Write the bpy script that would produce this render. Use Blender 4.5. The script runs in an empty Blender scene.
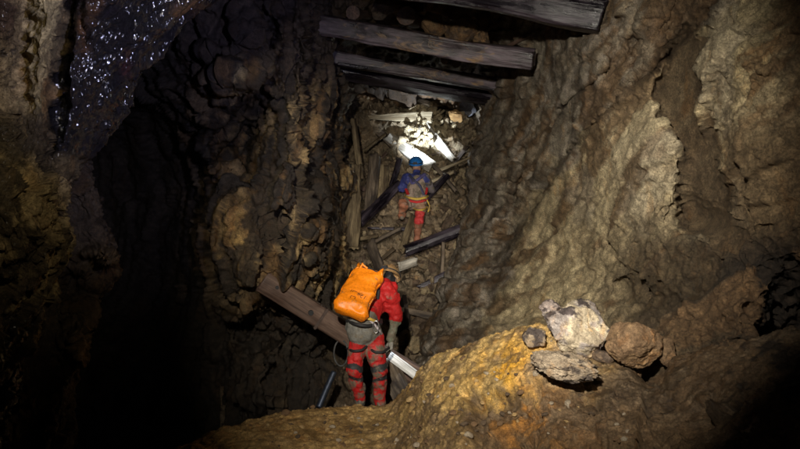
import bpy, math, random
import numpy as np
from mathutils import Vector, Matrix, Quaternion

random.seed(7)
F = 693.0            # focal length in photograph pixels
CAMZ = 2.4
scene = bpy.context.scene
COL = scene.collection

def P(px, py, d):
    """the point that stands at distance d in front of the camera on the sight line of a photograph pixel"""
    return np.array([(px - 400.0) / F * d, d, CAMZ - (py - 224.5) / F * d])

# ------------------------------------------------------------------ noise
def _h(ix, iy, iz, seed):
    M = np.uint32
    h = (ix.astype(np.int64) * 374761393 + iy.astype(np.int64) * 668265263 + iz.astype(np.int64) * 2147483647 * 3
         + np.int64(seed) * 1274126177) & 0xffffffff
    h = h.astype(np.uint64)
    h = ((h ^ (h >> np.uint64(13))) * np.uint64(1274126177)) & np.uint64(0xffffffff)
    h = ((h ^ (h >> np.uint64(16))) * np.uint64(2246822519)) & np.uint64(0xffffffff)
    h = h ^ (h >> np.uint64(15))
    return h
def rnd(h, k=0):
    h = ((h + np.uint64(k * 7919 + 13)) * np.uint64(2654435761)) & np.uint64(0xffffffff)
    h = ((h ^ (h >> np.uint64(15))) * np.uint64(2246822519)) & np.uint64(0xffffffff)
    h = h ^ (h >> np.uint64(13))
    return (h.astype(np.float64) / 4294967295.0)
def vnoise(p, seed=0):
    i = np.floor(p).astype(np.int64); f = p - i
    u = f * f * f * (f * (f * 6 - 15) + 10)
    r = 0.0
    for dx in (0, 1):
        for dy in (0, 1):
            for dz in (0, 1):
                w = (u[..., 0] if dx else 1 - u[..., 0]) * (u[..., 1] if dy else 1 - u[..., 1]) * (u[..., 2] if dz else 1 - u[..., 2])
                g = rnd(_h(i[..., 0] + dx, i[..., 1] + dy, i[..., 2] + dz, seed))
                r = r + w * g
    return r * 2 - 1
def fbm(p, oct=5, gain=0.5, seed=0):
    a, r = 1.0, 0.0
    for k in range(oct):
        r = r + a * vnoise(p * (2.03 ** k) + 17.3 * k, seed + k); a *= gain
    return r
def ridged(p, oct=4, gain=0.55, seed=0):
    a, r = 1.0, 0.0
    for k in range(oct):
        r = r + a * (1 - 2 * np.abs(vnoise(p * (2.07 ** k) + 9.7 * k, seed + k))); a *= gain
    return r
def worley(p, seed=0, jit=0.95):
    i = np.floor(p).astype(np.int64); f = p - i
    n = p.shape[:-1]
    F1 = np.full(n, 9.0); F2 = np.full(n, 9.0); ID = np.zeros(n, np.uint64); V = np.zeros(p.shape)
    for dx in (-1, 0, 1):
        for dy in (-1, 0, 1):
            for dz in (-1, 0, 1):
                h = _h(i[..., 0] + dx, i[..., 1] + dy, i[..., 2] + dz, seed)
                c = np.stack([dx + 0.5 + jit * (rnd(h, 1) - .5), dy + 0.5 + jit * (rnd(h, 2) - .5), dz + 0.5 + jit * (rnd(h, 3) - .5)], -1)
                v = f - c
                d = np.sqrt((v * v).sum(-1))
                nearer = d < F1
                F2 = np.where(nearer, F1, np.minimum(F2, d))
                F1 = np.where(nearer, d, F1); ID = np.where(nearer, h, ID); V = np.where(nearer[..., None], v, V)
    return F1, F2, ID, V
def facets(p, seed=0, tilt=1.0, step=0.5, crack=0.6):
    """height of broken angular rock: each cell is a tilted plane, with cracks between"""
    p = p + .22 * np.stack([vnoise(p * 1.9 + 5.1 * k, seed + 60 + k) + .6 * vnoise(p * 4.7 + 3.3 * k, seed + 70 + k) for k in range(3)], -1)
    F1, F2, ID, V = worley(p, seed)
    crack = crack * .55 * smooth(-.2, .4, vnoise(p * .8 + 2.2, seed + 77))
    t = sum((rnd(ID, 5 + k) - .5) * V[..., k] for k in range(3)) * 2 * tilt
    return t + (rnd(ID, 9) - .5) * step - crack * np.exp(-((F2 - F1) / 0.07) ** 2)
def angular(p, seed=0, tilt=1.5, step=.6):
    """flat tilted faces with straight broken edges"""
    p = p + .035 * np.stack([vnoise(p * 3.1 + 7.7 * k, seed + 40 + k) for k in range(3)], -1)
    F1, F2, ID, V = worley(p, seed)
    return sum((rnd(ID, 5 + k) - .5) * V[..., k] for k in range(3)) * 2 * tilt + (rnd(ID, 9) - .5) * step
def lumps(p, seed=0):
    """rounded knobs"""
    F1, F2, ID, V = worley(p, seed)
    return (1 - F1 ** 2 * 1.6) * (0.4 + 0.6 * rnd(ID, 4))
def smooth(a, b, x):
    t = np.clip((x - a) / (b - a), 0, 1); return t * t * (3 - 2 * t)
def gauss(px, py, cx, cy, rx, ry, rot=0):
    c, s = math.cos(rot), math.sin(rot)
    u = ((px - cx) * c + (py - cy) * s) / rx; v = (-(px - cx) * s + (py - cy) * c) / ry
    return np.exp(-(u * u + v * v))
def poly_dist(px, py, pts):
    """signed distance to a closed outline, positive inside"""
    d = np.full(px.shape, 1e9); ins = np.zeros(px.shape, bool)
    n = len(pts)
    for k in range(n):
        ax, ay = pts[k]; bx, by = pts[(k + 1) % n]
        ex, ey = bx - ax, by - ay
        t = np.clip(((px - ax) * ex + (py - ay) * ey) / (ex * ex + ey * ey + 1e-9), 0, 1)
        d = np.minimum(d, np.hypot(px - ax - t * ex, py - ay - t * ey))
        c = ((ay > py) != (by > py)) & (px < (bx - ax) * (py - ay) / ((by - ay) + 1e-9) + ax)
        ins ^= c
    return np.where(ins, d, -d)
def line_side(px, py, pts):
    """x distance to the right of a line given as (x, y) with rising y"""
    ys = [q[1] for q in pts]; xs = [q[0] for q in pts]
    return px - np.interp(py, ys, xs)

# ------------------------------------------------------------------ materials
def new_mat(name):
    m = bpy.data.materials.new(name); m.use_nodes = True
    nt = m.node_tree; nt.nodes.clear()
    out = nt.nodes.new('ShaderNodeOutputMaterial'); b = nt.nodes.new('ShaderNodeBsdfPrincipled')
    nt.links.new(b.outputs[0], out.inputs[0])
    return m, nt, b
def N(nt, t, **kw):
    n = nt.nodes.new(t)
    for k, v in kw.items():
        if k in n.inputs.keys(): n.inputs[k].default_value = v
        else: setattr(n, k, v)
    return n
def ramp(nt, src, a, b, ca=(0, 0, 0, 1), cb=(1, 1, 1, 1)):
    r = nt.nodes.new('ShaderNodeValToRGB'); r.color_ramp.elements[0].position = a; r.color_ramp.elements[1].position = b
    r.color_ramp.elements[0].color = ca; r.color_ramp.elements[1].color = cb
    nt.links.new(src, r.inputs[0]); return r.outputs[0]
def mixc(nt, fac, a, b, mode='MIX'):
    m = nt.nodes.new('ShaderNodeMix'); m.data_type = 'RGBA'; m.blend_type = mode
    for v, i in ((fac, 0), (a, 6), (b, 7)):
        if isinstance(v, (int, float)): m.inputs[i].default_value = v
        elif isinstance(v, tuple): m.inputs[i].default_value = v
        else: nt.links.new(v, m.inputs[i])
    return m.outputs[2]
def rock_mat(name, scale=1.0, rough=(0.55, 0.9), bump=0.6, bump_d=0.02, speck=0.5, tint=True, base=(0.3, 0.25, 0.18), spec=0.35, knob=0.0):
    m, nt, b = new_mat(name)
    L = nt.links.new
    tc = nt.nodes.new('ShaderNodeTexCoord')
    mp = N(nt, 'ShaderNodeMapping'); mp.inputs['Scale'].default_value = (scale,) * 3
    L(tc.outputs['Object'], mp.inputs[0]); co = mp.outputs[0]
    if tint:
        at = nt.nodes.new('ShaderNodeAttribute'); at.attribute_name = 'tint'; col = at.outputs['Color']
    else:
        rg = nt.nodes.new('ShaderNodeRGB'); rg.outputs[0].default_value = (*base, 1); col = rg.outputs[0]
    n1 = N(nt, 'ShaderNodeTexNoise', Scale=2.3, Detail=8.0, Roughness=0.65); L(co, n1.inputs['Vector'])
    n2 = N(nt, 'ShaderNodeTexNoise', Scale=14.0, Detail=8.0, Roughness=0.7); L(co, n2.inputs['Vector'])
    n3 = N(nt, 'ShaderNodeTexNoise', Scale=70.0, Detail=5.0, Roughness=0.7); L(co, n3.inputs['Vector'])
    v1 = N(nt, 'ShaderNodeTexVoronoi', Scale=26.0); v1.feature = 'F1'; L(co, v1.inputs['Vector'])
    c1 = ramp(nt, n1.outputs['Fac'], 0.32, 0.68, (0.55, 0.5, 0.46, 1), (1.3, 1.27, 1.22, 1))
    c2 = ramp(nt, n2.outputs['Fac'], 0.33, 0.66, (1 - speck, 1 - speck * 1.02, 1 - speck * 1.06, 1), (1.35, 1.32, 1.26, 1))
    c3 = ramp(nt, n3.outputs['Fac'], 0.34, 0.66, (0.5, 0.49, 0.47, 1), (1.5, 1.49, 1.47, 1))
    x = mixc(nt, 1.0, col, c1, 'MULTIPLY'); x = mixc(nt, 1.0, x, c2, 'MULTIPLY'); x = mixc(nt, 1.0, x, c3, 'MULTIPLY')
    # rusty and mineral streaks
    n4 = N(nt, 'ShaderNodeTexNoise', Scale=1.7, Detail=6.0, Roughness=0.7, Distortion=0.6)
    mp4 = N(nt, 'ShaderNodeMapping'); mp4.inputs['Location'].default_value = (5, 3, 9); mp4.inputs['Scale'].default_value = (1.6 * scale, 1.6 * scale, 0.7 * scale)
    L(tc.outputs['Object'], mp4.inputs[0]); L(mp4.outputs[0], n4.inputs['Vector'])
    s = ramp(nt, n4.outputs['Fac'], 0.55, 0.72)
    x = mixc(nt, s, x, mixc(nt, 1.0, x, (1.08, 0.84, 0.58, 1), 'MULTIPLY'))
    L(x, b.inputs['Base Color'])
    rr = nt.nodes.new('ShaderNodeMapRange'); rr.inputs[1].default_value = 0.35; rr.inputs[2].default_value = 0.65
    rr.inputs[3].default_value = rough[0]; rr.inputs[4].default_value = rough[1]
    L(n1.outputs['Fac'], rr.inputs[0]); L(rr.outputs[0], b.inputs['Roughness'])
    b.inputs['Specular IOR Level'].default_value = spec
    # bump
    n5 = N(nt, 'ShaderNodeTexNoise', Scale=170.0, Detail=3.0, Roughness=0.7); L(co, n5.inputs['Vector'])
    a0 = nt.nodes.new('ShaderNodeMath'); a0.operation = 'MULTIPLY'; L(n2.outputs['Fac'], a0.inputs[0]); a0.inputs[1].default_value = 0.2
    a1 = nt.nodes.new('ShaderNodeMath'); a1.operation = 'MULTIPLY_ADD'; L(n5.outputs['Fac'], a1.inputs[0]); a1.inputs[1].default_value = 0.5; L(a0.outputs[0], a1.inputs[2])
    ad = nt.nodes.new('ShaderNodeMath'); ad.operation = 'MULTIPLY_ADD'; L(n3.outputs['Fac'], ad.inputs[0]); ad.inputs[1].default_value = 0.8; L(a1.outputs[0], ad.inputs[2])
    ad2 = nt.nodes.new('ShaderNodeMath'); ad2.operation = 'MULTIPLY_ADD'; L(v1.outputs['Distance'], ad2.inputs[0]); ad2.inputs[1].default_value = -0.22 - knob; L(ad.outputs[0], ad2.inputs[2])
    bp = N(nt, 'ShaderNodeBump', Strength=bump, Distance=bump_d); L(ad2.outputs[0], bp.inputs['Height']); L(bp.outputs[0], b.inputs['Normal'])
    return m
def wood_mat(name, dark, light, grain=1.0, rough=0.75, bump=0.6, spec=0.3, streak=None):
    m, nt, b = new_mat(name); L = nt.links.new
    tc = nt.nodes.new('ShaderNodeTexCoord')
    oi = nt.nodes.new('ShaderNodeObjectInfo')
    def stretched(sx, syz, **kw):
        mp = N(nt, 'ShaderNodeMapping'); mp.inputs['Scale'].default_value = (sx, syz, syz)
        L(tc.outputs['Object'], mp.inputs[0])
        cx = nt.nodes.new('ShaderNodeVectorMath'); cx.operation = 'ADD'; L(mp.outputs[0], cx.inputs[0])
        mu = nt.nodes.new('ShaderNodeMath'); mu.operation = 'MULTIPLY'; mu.inputs[1].default_value = 37.0; L(oi.outputs['Random'], mu.inputs[0])
        L(mu.outputs[0], cx.inputs[1])
        n = N(nt, 'ShaderNodeTexNoise', **kw); L(cx.outputs[0], n.inputs['Vector']); return n
    g = stretched(1.6 * grain, 38 * grain, Scale=1.0, Detail=8.0, Roughness=0.65)
    w = stretched(1.8, 5.5, Scale=1.0, Detail=7.0, Roughness=0.62, Distortion=0.5)
    c = mixc(nt, ramp(nt, w.outputs['Fac'], 0.43, 0.66), (*dark, 1), (*light, 1))
    c = mixc(nt, 1.0, c, ramp(nt, g.outputs['Fac'], 0.3, 0.7, (0.42, 0.4, 0.38, 1), (1.4, 1.38, 1.34, 1)), 'MULTIPLY')
    if streak:
        w2 = stretched(2.6, 7.0, Scale=1.0, Detail=6.0, Roughness=0.7, Distortion=0.9)
        c = mixc(nt, ramp(nt, w2.outputs['Fac'], 0.56, 0.68), c, (*streak, 1))
    L(c, b.inputs['Base Color'])
    rr = nt.nodes.new('ShaderNodeMapRange'); rr.inputs[1].default_value = 0.35; rr.inputs[2].default_value = 0.65
    rr.inputs[3].default_value = max(rough - .25, .15); rr.inputs[4].default_value = min(rough + .15, 1); L(w.outputs['Fac'], rr.inputs[0]); L(rr.outputs[0], b.inputs['Roughness'])
    b.inputs['Specular IOR Level'].default_value = spec
    bp = N(nt, 'ShaderNodeBump', Strength=bump, Distance=0.012); L(g.outputs['Fac'], bp.inputs['Height']); L(bp.outputs[0], b.inputs['Normal'])
    return m
def cloth_mat(name, col=None, mud=0.5, rough=0.75, mud_col=(0.17, 0.13, 0.085), scale=1.0, sheen=0.3):
    m, nt, b = new_mat(name); L = nt.links.new
    tc = nt.nodes.new('ShaderNodeTexCoord')
    if col is None:
        at = nt.nodes.new('ShaderNodeAttribute'); at.attribute_name = 'tint'; c = at.outputs['Color']; mudf = at.outputs['Alpha']
    else:
        rg = nt.nodes.new('ShaderNodeRGB'); rg.outputs[0].default_value = (*col, 1); c = rg.outputs[0]; mudf = None
    n = N(nt, 'ShaderNodeTexNoise', Scale=9.0 * scale, Detail=7.0, Roughness=0.7, Distortion=0.4); L(tc.outputs['Object'], n.inputs['Vector'])
    n2 = N(nt, 'ShaderNodeTexNoise', Scale=60.0 * scale, Detail=4.0, Roughness=0.6); L(tc.outputs['Object'], n2.inputs['Vector'])
    f = ramp(nt, n.outputs['Fac'], 0.62 - 0.24 * mud, 0.74 - 0.2 * mud)
    if mudf is not None:
        a = nt.nodes.new('ShaderNodeMath'); a.operation = 'ADD'; L(n.outputs['Fac'], a.inputs[0]); L(mudf, a.inputs[1])
        f = ramp(nt, a.outputs[0], 0.60, 0.72)
    c = mixc(nt, f, c, (*mud_col, 1))
    c = mixc(nt, 1.0, c, ramp(nt, n2.outputs['Fac'], 0.3, 0.7, (0.75, 0.75, 0.75, 1), (1.2, 1.2, 1.2, 1)), 'MULTIPLY')
    L(c, b.inputs['Base Color']); b.inputs['Roughness'].default_value = rough
    b.inputs['Specular IOR Level'].default_value = sheen
    bp = N(nt, 'ShaderNodeBump', Strength=0.35, Distance=0.008); L(n.outputs['Fac'], bp.inputs['Height']); L(bp.outputs[0], b.inputs['Normal'])
    return m
def plain_mat(name, col, rough=0.5, metal=0.0, spec=0.5, emit=None, es=0.0, bump=0.2):
    m, nt, b = new_mat(name)
    tc = nt.nodes.new('ShaderNodeTexCoord')
    n = N(nt, 'ShaderNodeTexNoise', Scale=25.0, Detail=5.0); nt.links.new(tc.outputs['Object'], n.inputs['Vector'])
    c = mixc(nt, 1.0, (*col, 1), ramp(nt, n.outputs['Fac'], 0.3, 0.7, (0.7, 0.68, 0.64, 1), (1.15, 1.15, 1.15, 1)), 'MULTIPLY')
    nt.links.new(c, b.inputs['Base Color'])
    b.inputs['Roughness'].default_value = rough; b.inputs['Metallic'].default_value = metal
    b.inputs['Specular IOR Level'].default_value = spec
    bp = N(nt, 'ShaderNodeBump', Strength=bump, Distance=0.004); nt.links.new(n.outputs['Fac'], bp.inputs['Height']); nt.links.new(bp.outputs[0], b.inputs['Normal'])
    if emit: b.inputs['Emission Color'].default_value = (*emit, 1); b.inputs['Emission Strength'].default_value = es
    return m

# ------------------------------------------------------------------ mesh helpers
def mesh_np(name, V, Q, mat, tint=None, smooth_=True):
    me = bpy.data.meshes.new(name)
    V = np.asarray(V, np.float32); Q = np.asarray(Q, np.int32); k = Q.shape[1]
    me.vertices.add(len(V)); me.vertices.foreach_set('co', V.ravel())
    me.loops.add(Q.size); me.loops.foreach_set('vertex_index', Q.ravel())
    me.polygons.add(len(Q)); me.polygons.foreach_set('loop_start', np.arange(0, Q.size, k, dtype=np.int32))
    me.polygons.foreach_set('use_smooth', np.full(len(Q), smooth_))
    me.update(calc_edges=True); me.validate()
    if tint is not None:
        a = me.color_attributes.new('tint', 'FLOAT_COLOR', 'POINT')
        T = np.ones((len(V), 4), np.float32); T[:, :tint.shape[-1]] = tint
        a.data.foreach_set('color', T.ravel())
    me.materials.append(mat)
    return me
def link(name, me, parent=None, loc=(0, 0, 0)):
    o = bpy.data.objects.new(name, me); COL.objects.link(o); o.location = loc
    if parent: o.parent = parent
    return o
def tag(o, label=None, cat=None, group=None, kind=None):
    if label: o['label'] = label
    if cat: o['category'] = cat
    if group: o['group'] = group
    if kind: o['kind'] = kind
    return o
def grid_quads(nv, nu):
    i = np.arange(nv * nu).reshape(nv, nu)
    return np.stack([i[:-1, :-1], i[:-1, 1:], i[1:, 1:], i[1:, :-1]], -1).reshape(-1, 4)
def crom(a, n):
    """Catmull-Rom resampling of control rows along axis 0 to n samples"""
    R = a.shape[0]; t = np.linspace(0, R - 1, n); i = np.clip(t.astype(int), 0, R - 2); f = (t - i)[:, None, None]
    g = lambda k: a[np.clip(i + k, 0, R - 1)]
    p0, p1, p2, p3 = g(-1), g(0), g(1), g(2)
    p0 = np.where((i == 0)[:, None, None], 2 * p1 - p2, p0); p3 = np.where((i == R - 2)[:, None, None], 2 * p2 - p1, p3)
    m1, m2 = (p2 - p0) * .42, (p3 - p1) * .42
    f2, f3 = f * f, f ** 3
    return (2 * f3 - 3 * f2 + 1) * p1 + (f3 - 2 * f2 + f) * m1 + (-2 * f3 + 3 * f2) * p2 + (f3 - f2) * m2
def to_world(c):
    px, py, d = c[..., 0], c[..., 1], c[..., 2]
    return np.stack([(px - 400) / F * d, d, CAMZ - (py - 224.5) / F * d], -1)
def to_px(p):
    return p[..., 0] / p[..., 1] * F + 400, 224.5 - (p[..., 2] - CAMZ) / p[..., 1] * F
def normals(p):
    du = np.gradient(p, axis=1); dv = np.gradient(p, axis=0)
    n = np.cross(dv, du); n /= np.linalg.norm(n, axis=-1, keepdims=True) + 1e-12
    return n
def blur(h, n):
    for _ in range(n):
        g = np.pad(h, 1, mode='edge'); g = (g[:-2] + 2 * g[1:-1] + g[2:]) / 4; h = (g[:, :-2] + 2 * g[:, 1:-1] + g[:, 2:]) / 4
    return h
def rock_sheet(name, ctrl, nu, nv, disp, colf, mat, dfun=None, xfun=None):
    c = np.array(ctrl, float)                      # rows x cols x (px, py, d)
    c = crom(c, nv); c = np.swapaxes(crom(np.swapaxes(c, 0, 1), nu), 0, 1)
    if xfun is not None: c[..., 0] = c[..., 0] + xfun(c[..., 0], c[..., 1])
    if dfun is not None: c[..., 2] = c[..., 2] + dfun(c[..., 0], c[..., 1], c[..., 2])
    p = to_world(c)
    n = normals(p)
    toc = np.array([0, 0, CAMZ]) - p; toc /= np.linalg.norm(toc, axis=-1, keepdims=True)
    sgn = np.sign((n * toc).sum(-1).mean()) or 1
    n = n * sgn
    n = n * 0.55 + toc * 0.5; n /= np.linalg.norm(n, axis=-1, keepdims=True)
    # soften the normals so that folds do not tear
    for _ in range(3):
        n[1:-1, 1:-1] = (n[1:-1, 1:-1] + n[:-2, 1:-1] + n[2:, 1:-1] + n[1:-1, :-2] + n[1:-1, 2:]) / 5
    px, py = c[..., 0], c[..., 1]
    h = disp(p, px, py); h = h - h.mean()
    p2 = p + n * h[..., None]
    T = colf(p2, px, py, h)
    me = mesh_np(name, p2.reshape(-1, 3), grid_quads(nv, nu), mat, T.reshape(-1, 3))
    o = link(name, me); tag(o, kind='structure')
    return o, p2, c
def C3(*rgb): return np.array(rgb, float)
def blend(base, col, f): return base + (C3(*col) - base) * np.clip(f, 0, 1)[..., None]
def rot3(p, axis, a):
    q = Quaternion(axis, a).to_matrix(); return p @ np.array(q).T

# ------------------------------------------------------------------ materials in use
M_ROCK = rock_mat('pale_tan_rock', 1.0, (0.6, 0.9), 0.8, 0.03, 0.5)
M_MUD = rock_mat('ochre_clay', 1.3, (0.5, 0.85), 0.7, 0.02, 0.45)
M_WET = rock_mat('wet_black_rock', 2.0, (0.07, 0.25), 0.9, 0.035, 0.5, spec=0.8, knob=0.6)
M_DARK = rock_mat('damp_dark_rock', 1.2, (0.3, 0.75), 0.8, 0.03, 0.55, spec=0.5)  # dark tone sits in the tint, partly as painted shade
M_RUB = rock_mat('broken_rubble', 1.6, (0.45, 0.85), 0.8, 0.025, 0.5)

# ================================================================== THE ROCK
DG = P(700, 10, 5.2) - P(500, 300, 9.8)     # direction of the rock's grain on the right wall
def along(p, d, s_al, s_ac):
    """coordinates stretched along direction d"""
    d = np.array(d, float); d /= np.linalg.norm(d)
    t = (p * d).sum(-1, keepdims=True)
    return (p - t * d) * s_ac + t * d * s_al

# ---- right wall
cols = [462, 474, 484, 530, 590, 650, 710, 780, 870, 1000]
rows = {
 -170: (17, 14, 11, 8.6, 6.9, 6.0, 5.3, 4.6, 3.8, 3.0),
 -60:  (17, 14, 11, 8.7, 6.8, 5.9, 5.2, 4.5, 3.7, 2.9),
 30:   (17, 14.4, 11.6, 8.8, 6.7, 5.8, 5.1, 4.4, 3.6, 2.8),
 110:  (17, 14.6, 12.0, 9.2, 7.0, 5.8, 5.1, 4.3, 3.5, 2.7),
 190:  (16.5, 14, 11.2, 9.0, 7.0, 5.7, 5.0, 4.2, 3.4, 2.6),
 260:  (14, 11.6, 10.3, 8.4, 6.7, 5.5, 4.7, 4.0, 3.2, 2.5),
 330:  (11.4, 10.2, 9.2, 7.5, 6.0, 5.0, 4.4, 3.7, 3.0, 2.3),
 400:  (9.4, 8.8, 8.0, 6.6, 5.4, 4.6, 4.1, 3.5, 2.8, 2.1),
 480:  (8.6, 7.8, 7, 5.8, 4.9, 4.3, 3.8, 3.2, 2.6, 2.0),
 580:  (8, 7, 6, 5.0, 4.4, 4, 3.5, 3.0, 2.4, 1.9)}
def edge_shift(py, k):
    # the far edge of the wall leans left lower down
    s = np.interp(py, [-170, 190, 260, 330, 400, 480, 580], [0, 0, -12, -34, -60, -70, -70])
    return s * max(0, 1 - max(0, k - 2) / 2.0)
ctrl = [[(x + edge_shift(y, k), y, d) for k, (x, d) in enumerate(zip(cols, ds))] for y, ds in rows.items()]
RIDGE = [(760, -80), (706, 8), (683, 38), (652, 66), (617, 102), (563, 152), (520, 215), (500, 300), (470, 380)]
RECESS = [(688, 22), (672, 40), (664, 66), (656, 92), (660, 122), (679, 150), (684, 180), (682, 206), (684, 226), (726, 240), (724, 205), (712, 160), (704, 118), (700, 85), (697, 45)]
def wobble(px, py, a, s, seed=3):
    q = np.stack([px / s, py / s, np.zeros_like(px) + seed], -1)
    return px + a * fbm(q, 4, .6, seed), py + a * fbm(q + 31.7, 4, .6, seed + 9)
def rw_d(px, py, d):
    x, y = wobble(px, py, 7, 22)
    s = line_side(x, y, RIDGE)
    o = np.where(px > 484, -0.36 * smooth(-2, 10, s) * smooth(330, 200, y), 0)
    xs, ys = wobble(px, py, 3, 14, 6); s2 = line_side(xs, ys, RIDGE)
    o = o + .34 * np.exp(-((s2 - 3) / 3.5) ** 2) * smooth(540, 560, px) * smooth(190, 140, ys) * smooth(700, 672, px)
    o = o + .20 * np.exp(-((line_side(xs, ys, [(640, 40), (560, 110), (520, 180), (505, 260)][::1]) - 0) / 3) ** 2) * smooth(500, 520, px) * smooth(60, 90, ys) * smooth(260, 200, ys)
    r = poly_dist(x, y, RECESS)
    o = o + 0.20 * smooth(-7, 8, r) * np.clip(d / 5, .5, 1.2)
    # shoulder of broken lumps beside the recess and the hanging block over it
    o = o - 0.30 * gauss(x, y, 735, 60, 34, 34) - 0.22 * gauss(x, y, 745, 130, 30, 40) - 0.25 * gauss(x, y, 632, 180, 34, 55, .3)
    o = o - 0.25 * gauss(x, y, 622, 10, 11, 44, -.12) - 0.20 * gauss(x, y, 655, 10, 10, 26, 0) - 0.3 * gauss(x, y, 600, 62, 12, 22, .3)
    o = o + 0.22 * gauss(x, y, 640, 40, 7, 24, 0) + 0.2 * gauss(x, y, 667, 25, 6, 16, 0)
    # hollows low on the right
    o = o + 0.15 * gauss(x, y, 765, 270, 40, 22) + 0.25 * gauss(x, y, 690, 214, 26, 12) + 0.9 * smooth(745, 800, x) * smooth(250, 330, y)
    o = o - 0.25 * gauss(x, y, 720, 320, 45, 60, .2) + 0.3 * gauss(x, y, 640, 300, 40, 14, .3)
    # fluting of the far part
    o = o - 0.35 * gauss(x, y, 505, 150, 9, 60, .1) + 0.3 * gauss(x, y, 523, 190, 8, 70, .12) + 0.25 * gauss(x, y, 548, 120, 9, 60, .25)
    o = o + 0.3 * gauss(x, y, 500, 250, 10, 40, .25) - 0.5 * gauss(x, y, 445, 320, 18, 60, .3)
    return o
def rw_disp(p, px, py):
    w = p + 0.10 * np.stack([fbm(p * 1.7 + k * 9.1, 2, .45, k) for k in range(3)], -1)
    sp = smooth(-2, 8, poly_dist(*wobble(px, py, 7, 22), RECESS))
    near = smooth(-5, 25, line_side(px, py, RIDGE))
    knob = np.clip(gauss(px, py, 735, 60, 50, 50) + gauss(px, py, 750, 120, 60, 60) + .5 * gauss(px, py, 625, 180, 40, 60), 0, 1)
    h = 0.10 * fbm(p * 0.5, 2, .3, 11)
    far = np.clip(p[..., 1] / 6, .7, 1.2)
    h = h + (1 - sp) * far * (0.03 * ridged(along(w, DG, .22, 1.2), 2, .35, 21) * (1.05 - .85 * near) + 0.018 * ridged(along(p, DG, .5, 5.0), 3, .5, 23) * (1.1 - .5 * near))
    h = h + (1 - sp) * (blur(0.075 * angular(along(p, DG, .8, 1.5), 31, 1.5, .45), 1) + blur(0.045 * angular(along(p, DG, 2.2, 3.6), 34, 1.4, .4), 1) + 0.013 * angular(along(p, DG, 6, 11), 32, 1.3, .4))
    h = h + (1 - sp) * 0.010 * facets(w * 11, 33, 1, .5, .3)
    h = h + knob * 0.022 * lumps(w * 10, 41) + knob * .016 * lumps(p * 26, 42) + (1 - sp) * .007 * ridged(along(p, DG, .8, 15), 3, .6, 43)
    h = h + 0.009 * fbm(p * 20, 4, .8, 51) * (1 - .7 * sp)
    low = smooth(215, 330, py)
    h = h + low * (blur(0.07 * angular(p * 1.6, 61, 1.3, .5), 1) + .010 * ridged(w * 8, 4, .6, 62))
    return h
def rw_col(p, px, py, h):
    x, y = wobble(px, py, 10, 30, 5)
    c = np.zeros(p.shape) + C3(0.215, 0.195, 0.16)
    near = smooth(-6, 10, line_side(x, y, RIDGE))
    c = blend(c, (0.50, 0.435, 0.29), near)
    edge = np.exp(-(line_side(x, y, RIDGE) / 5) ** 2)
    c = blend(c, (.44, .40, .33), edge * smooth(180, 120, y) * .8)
    
    c = blend(c, (0.34, 0.29, 0.18), .9 * gauss(x, y, 735, 55, 45, 45))
    c = blend(c, (0.60, 0.54, 0.40), .8 * gauss(x, y, 640, 160, 36, 60))  # lit centre of the pale slab painted brighter
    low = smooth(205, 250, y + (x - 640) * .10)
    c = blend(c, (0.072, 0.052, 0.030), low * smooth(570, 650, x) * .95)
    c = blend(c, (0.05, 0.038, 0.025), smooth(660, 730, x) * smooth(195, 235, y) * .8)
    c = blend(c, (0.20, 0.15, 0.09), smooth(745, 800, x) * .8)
    c = blend(c, (0.018, 0.013, 0.010), smooth(690, 765, x) * smooth(200, 262, y) * .97)  # lamp falloff painted in: lower right goes almost black
    c = blend(c, (0.23, 0.15, 0.075), .7 * gauss(x, y, 622, 20, 14, 40))
    fs = fbm(along(p, DG, .5, 9), 4, .6, 77)
    c = blend(c, (0.36, 0.33, 0.30), smooth(.1, .5, fs) * .7 * (1 - near))
    c = blend(c, (0.10, 0.075, 0.055), smooth(-.05, -.5, fs) * .8 * (1 - .6 * near))
    # wet brown flows on the fluted part
    f = fbm(along(p, DG, .6, 3.5), 4, .6, 71)
    c = blend(c, (0.15, 0.095, 0.05), smooth(.12, .5, f) * .8)
    f = fbm(p * 1.5 + 7, 4, .6, 75)
    c = blend(c, (0.36, 0.33, 0.27), smooth(.3, .7, f) * .5 * (1 - low))
    c = blend(c, (.13, .09, .05), .9 * smooth(700, 740, px) * smooth(95, 150, py) * smooth(265, 205, py))
    xr, yr = wobble(px, py, 7, 22)
    c = blend(c, (0.095, 0.068, 0.04), smooth(-2, 2.5, poly_dist(xr, yr, RECESS)) * .92)  # brown clay of the recess, deepened with painted shade
    return c
rock_sheet('rock_wall_right', ctrl, 430, 500, rw_disp, rw_col, M_ROCK, rw_d, lambda x, y: smooth(560, 484, x) * (8 * fbm(np.stack([0 * x, y / 26, 0 * x + 3], -1), 4, .6, 301) - 2))

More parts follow.
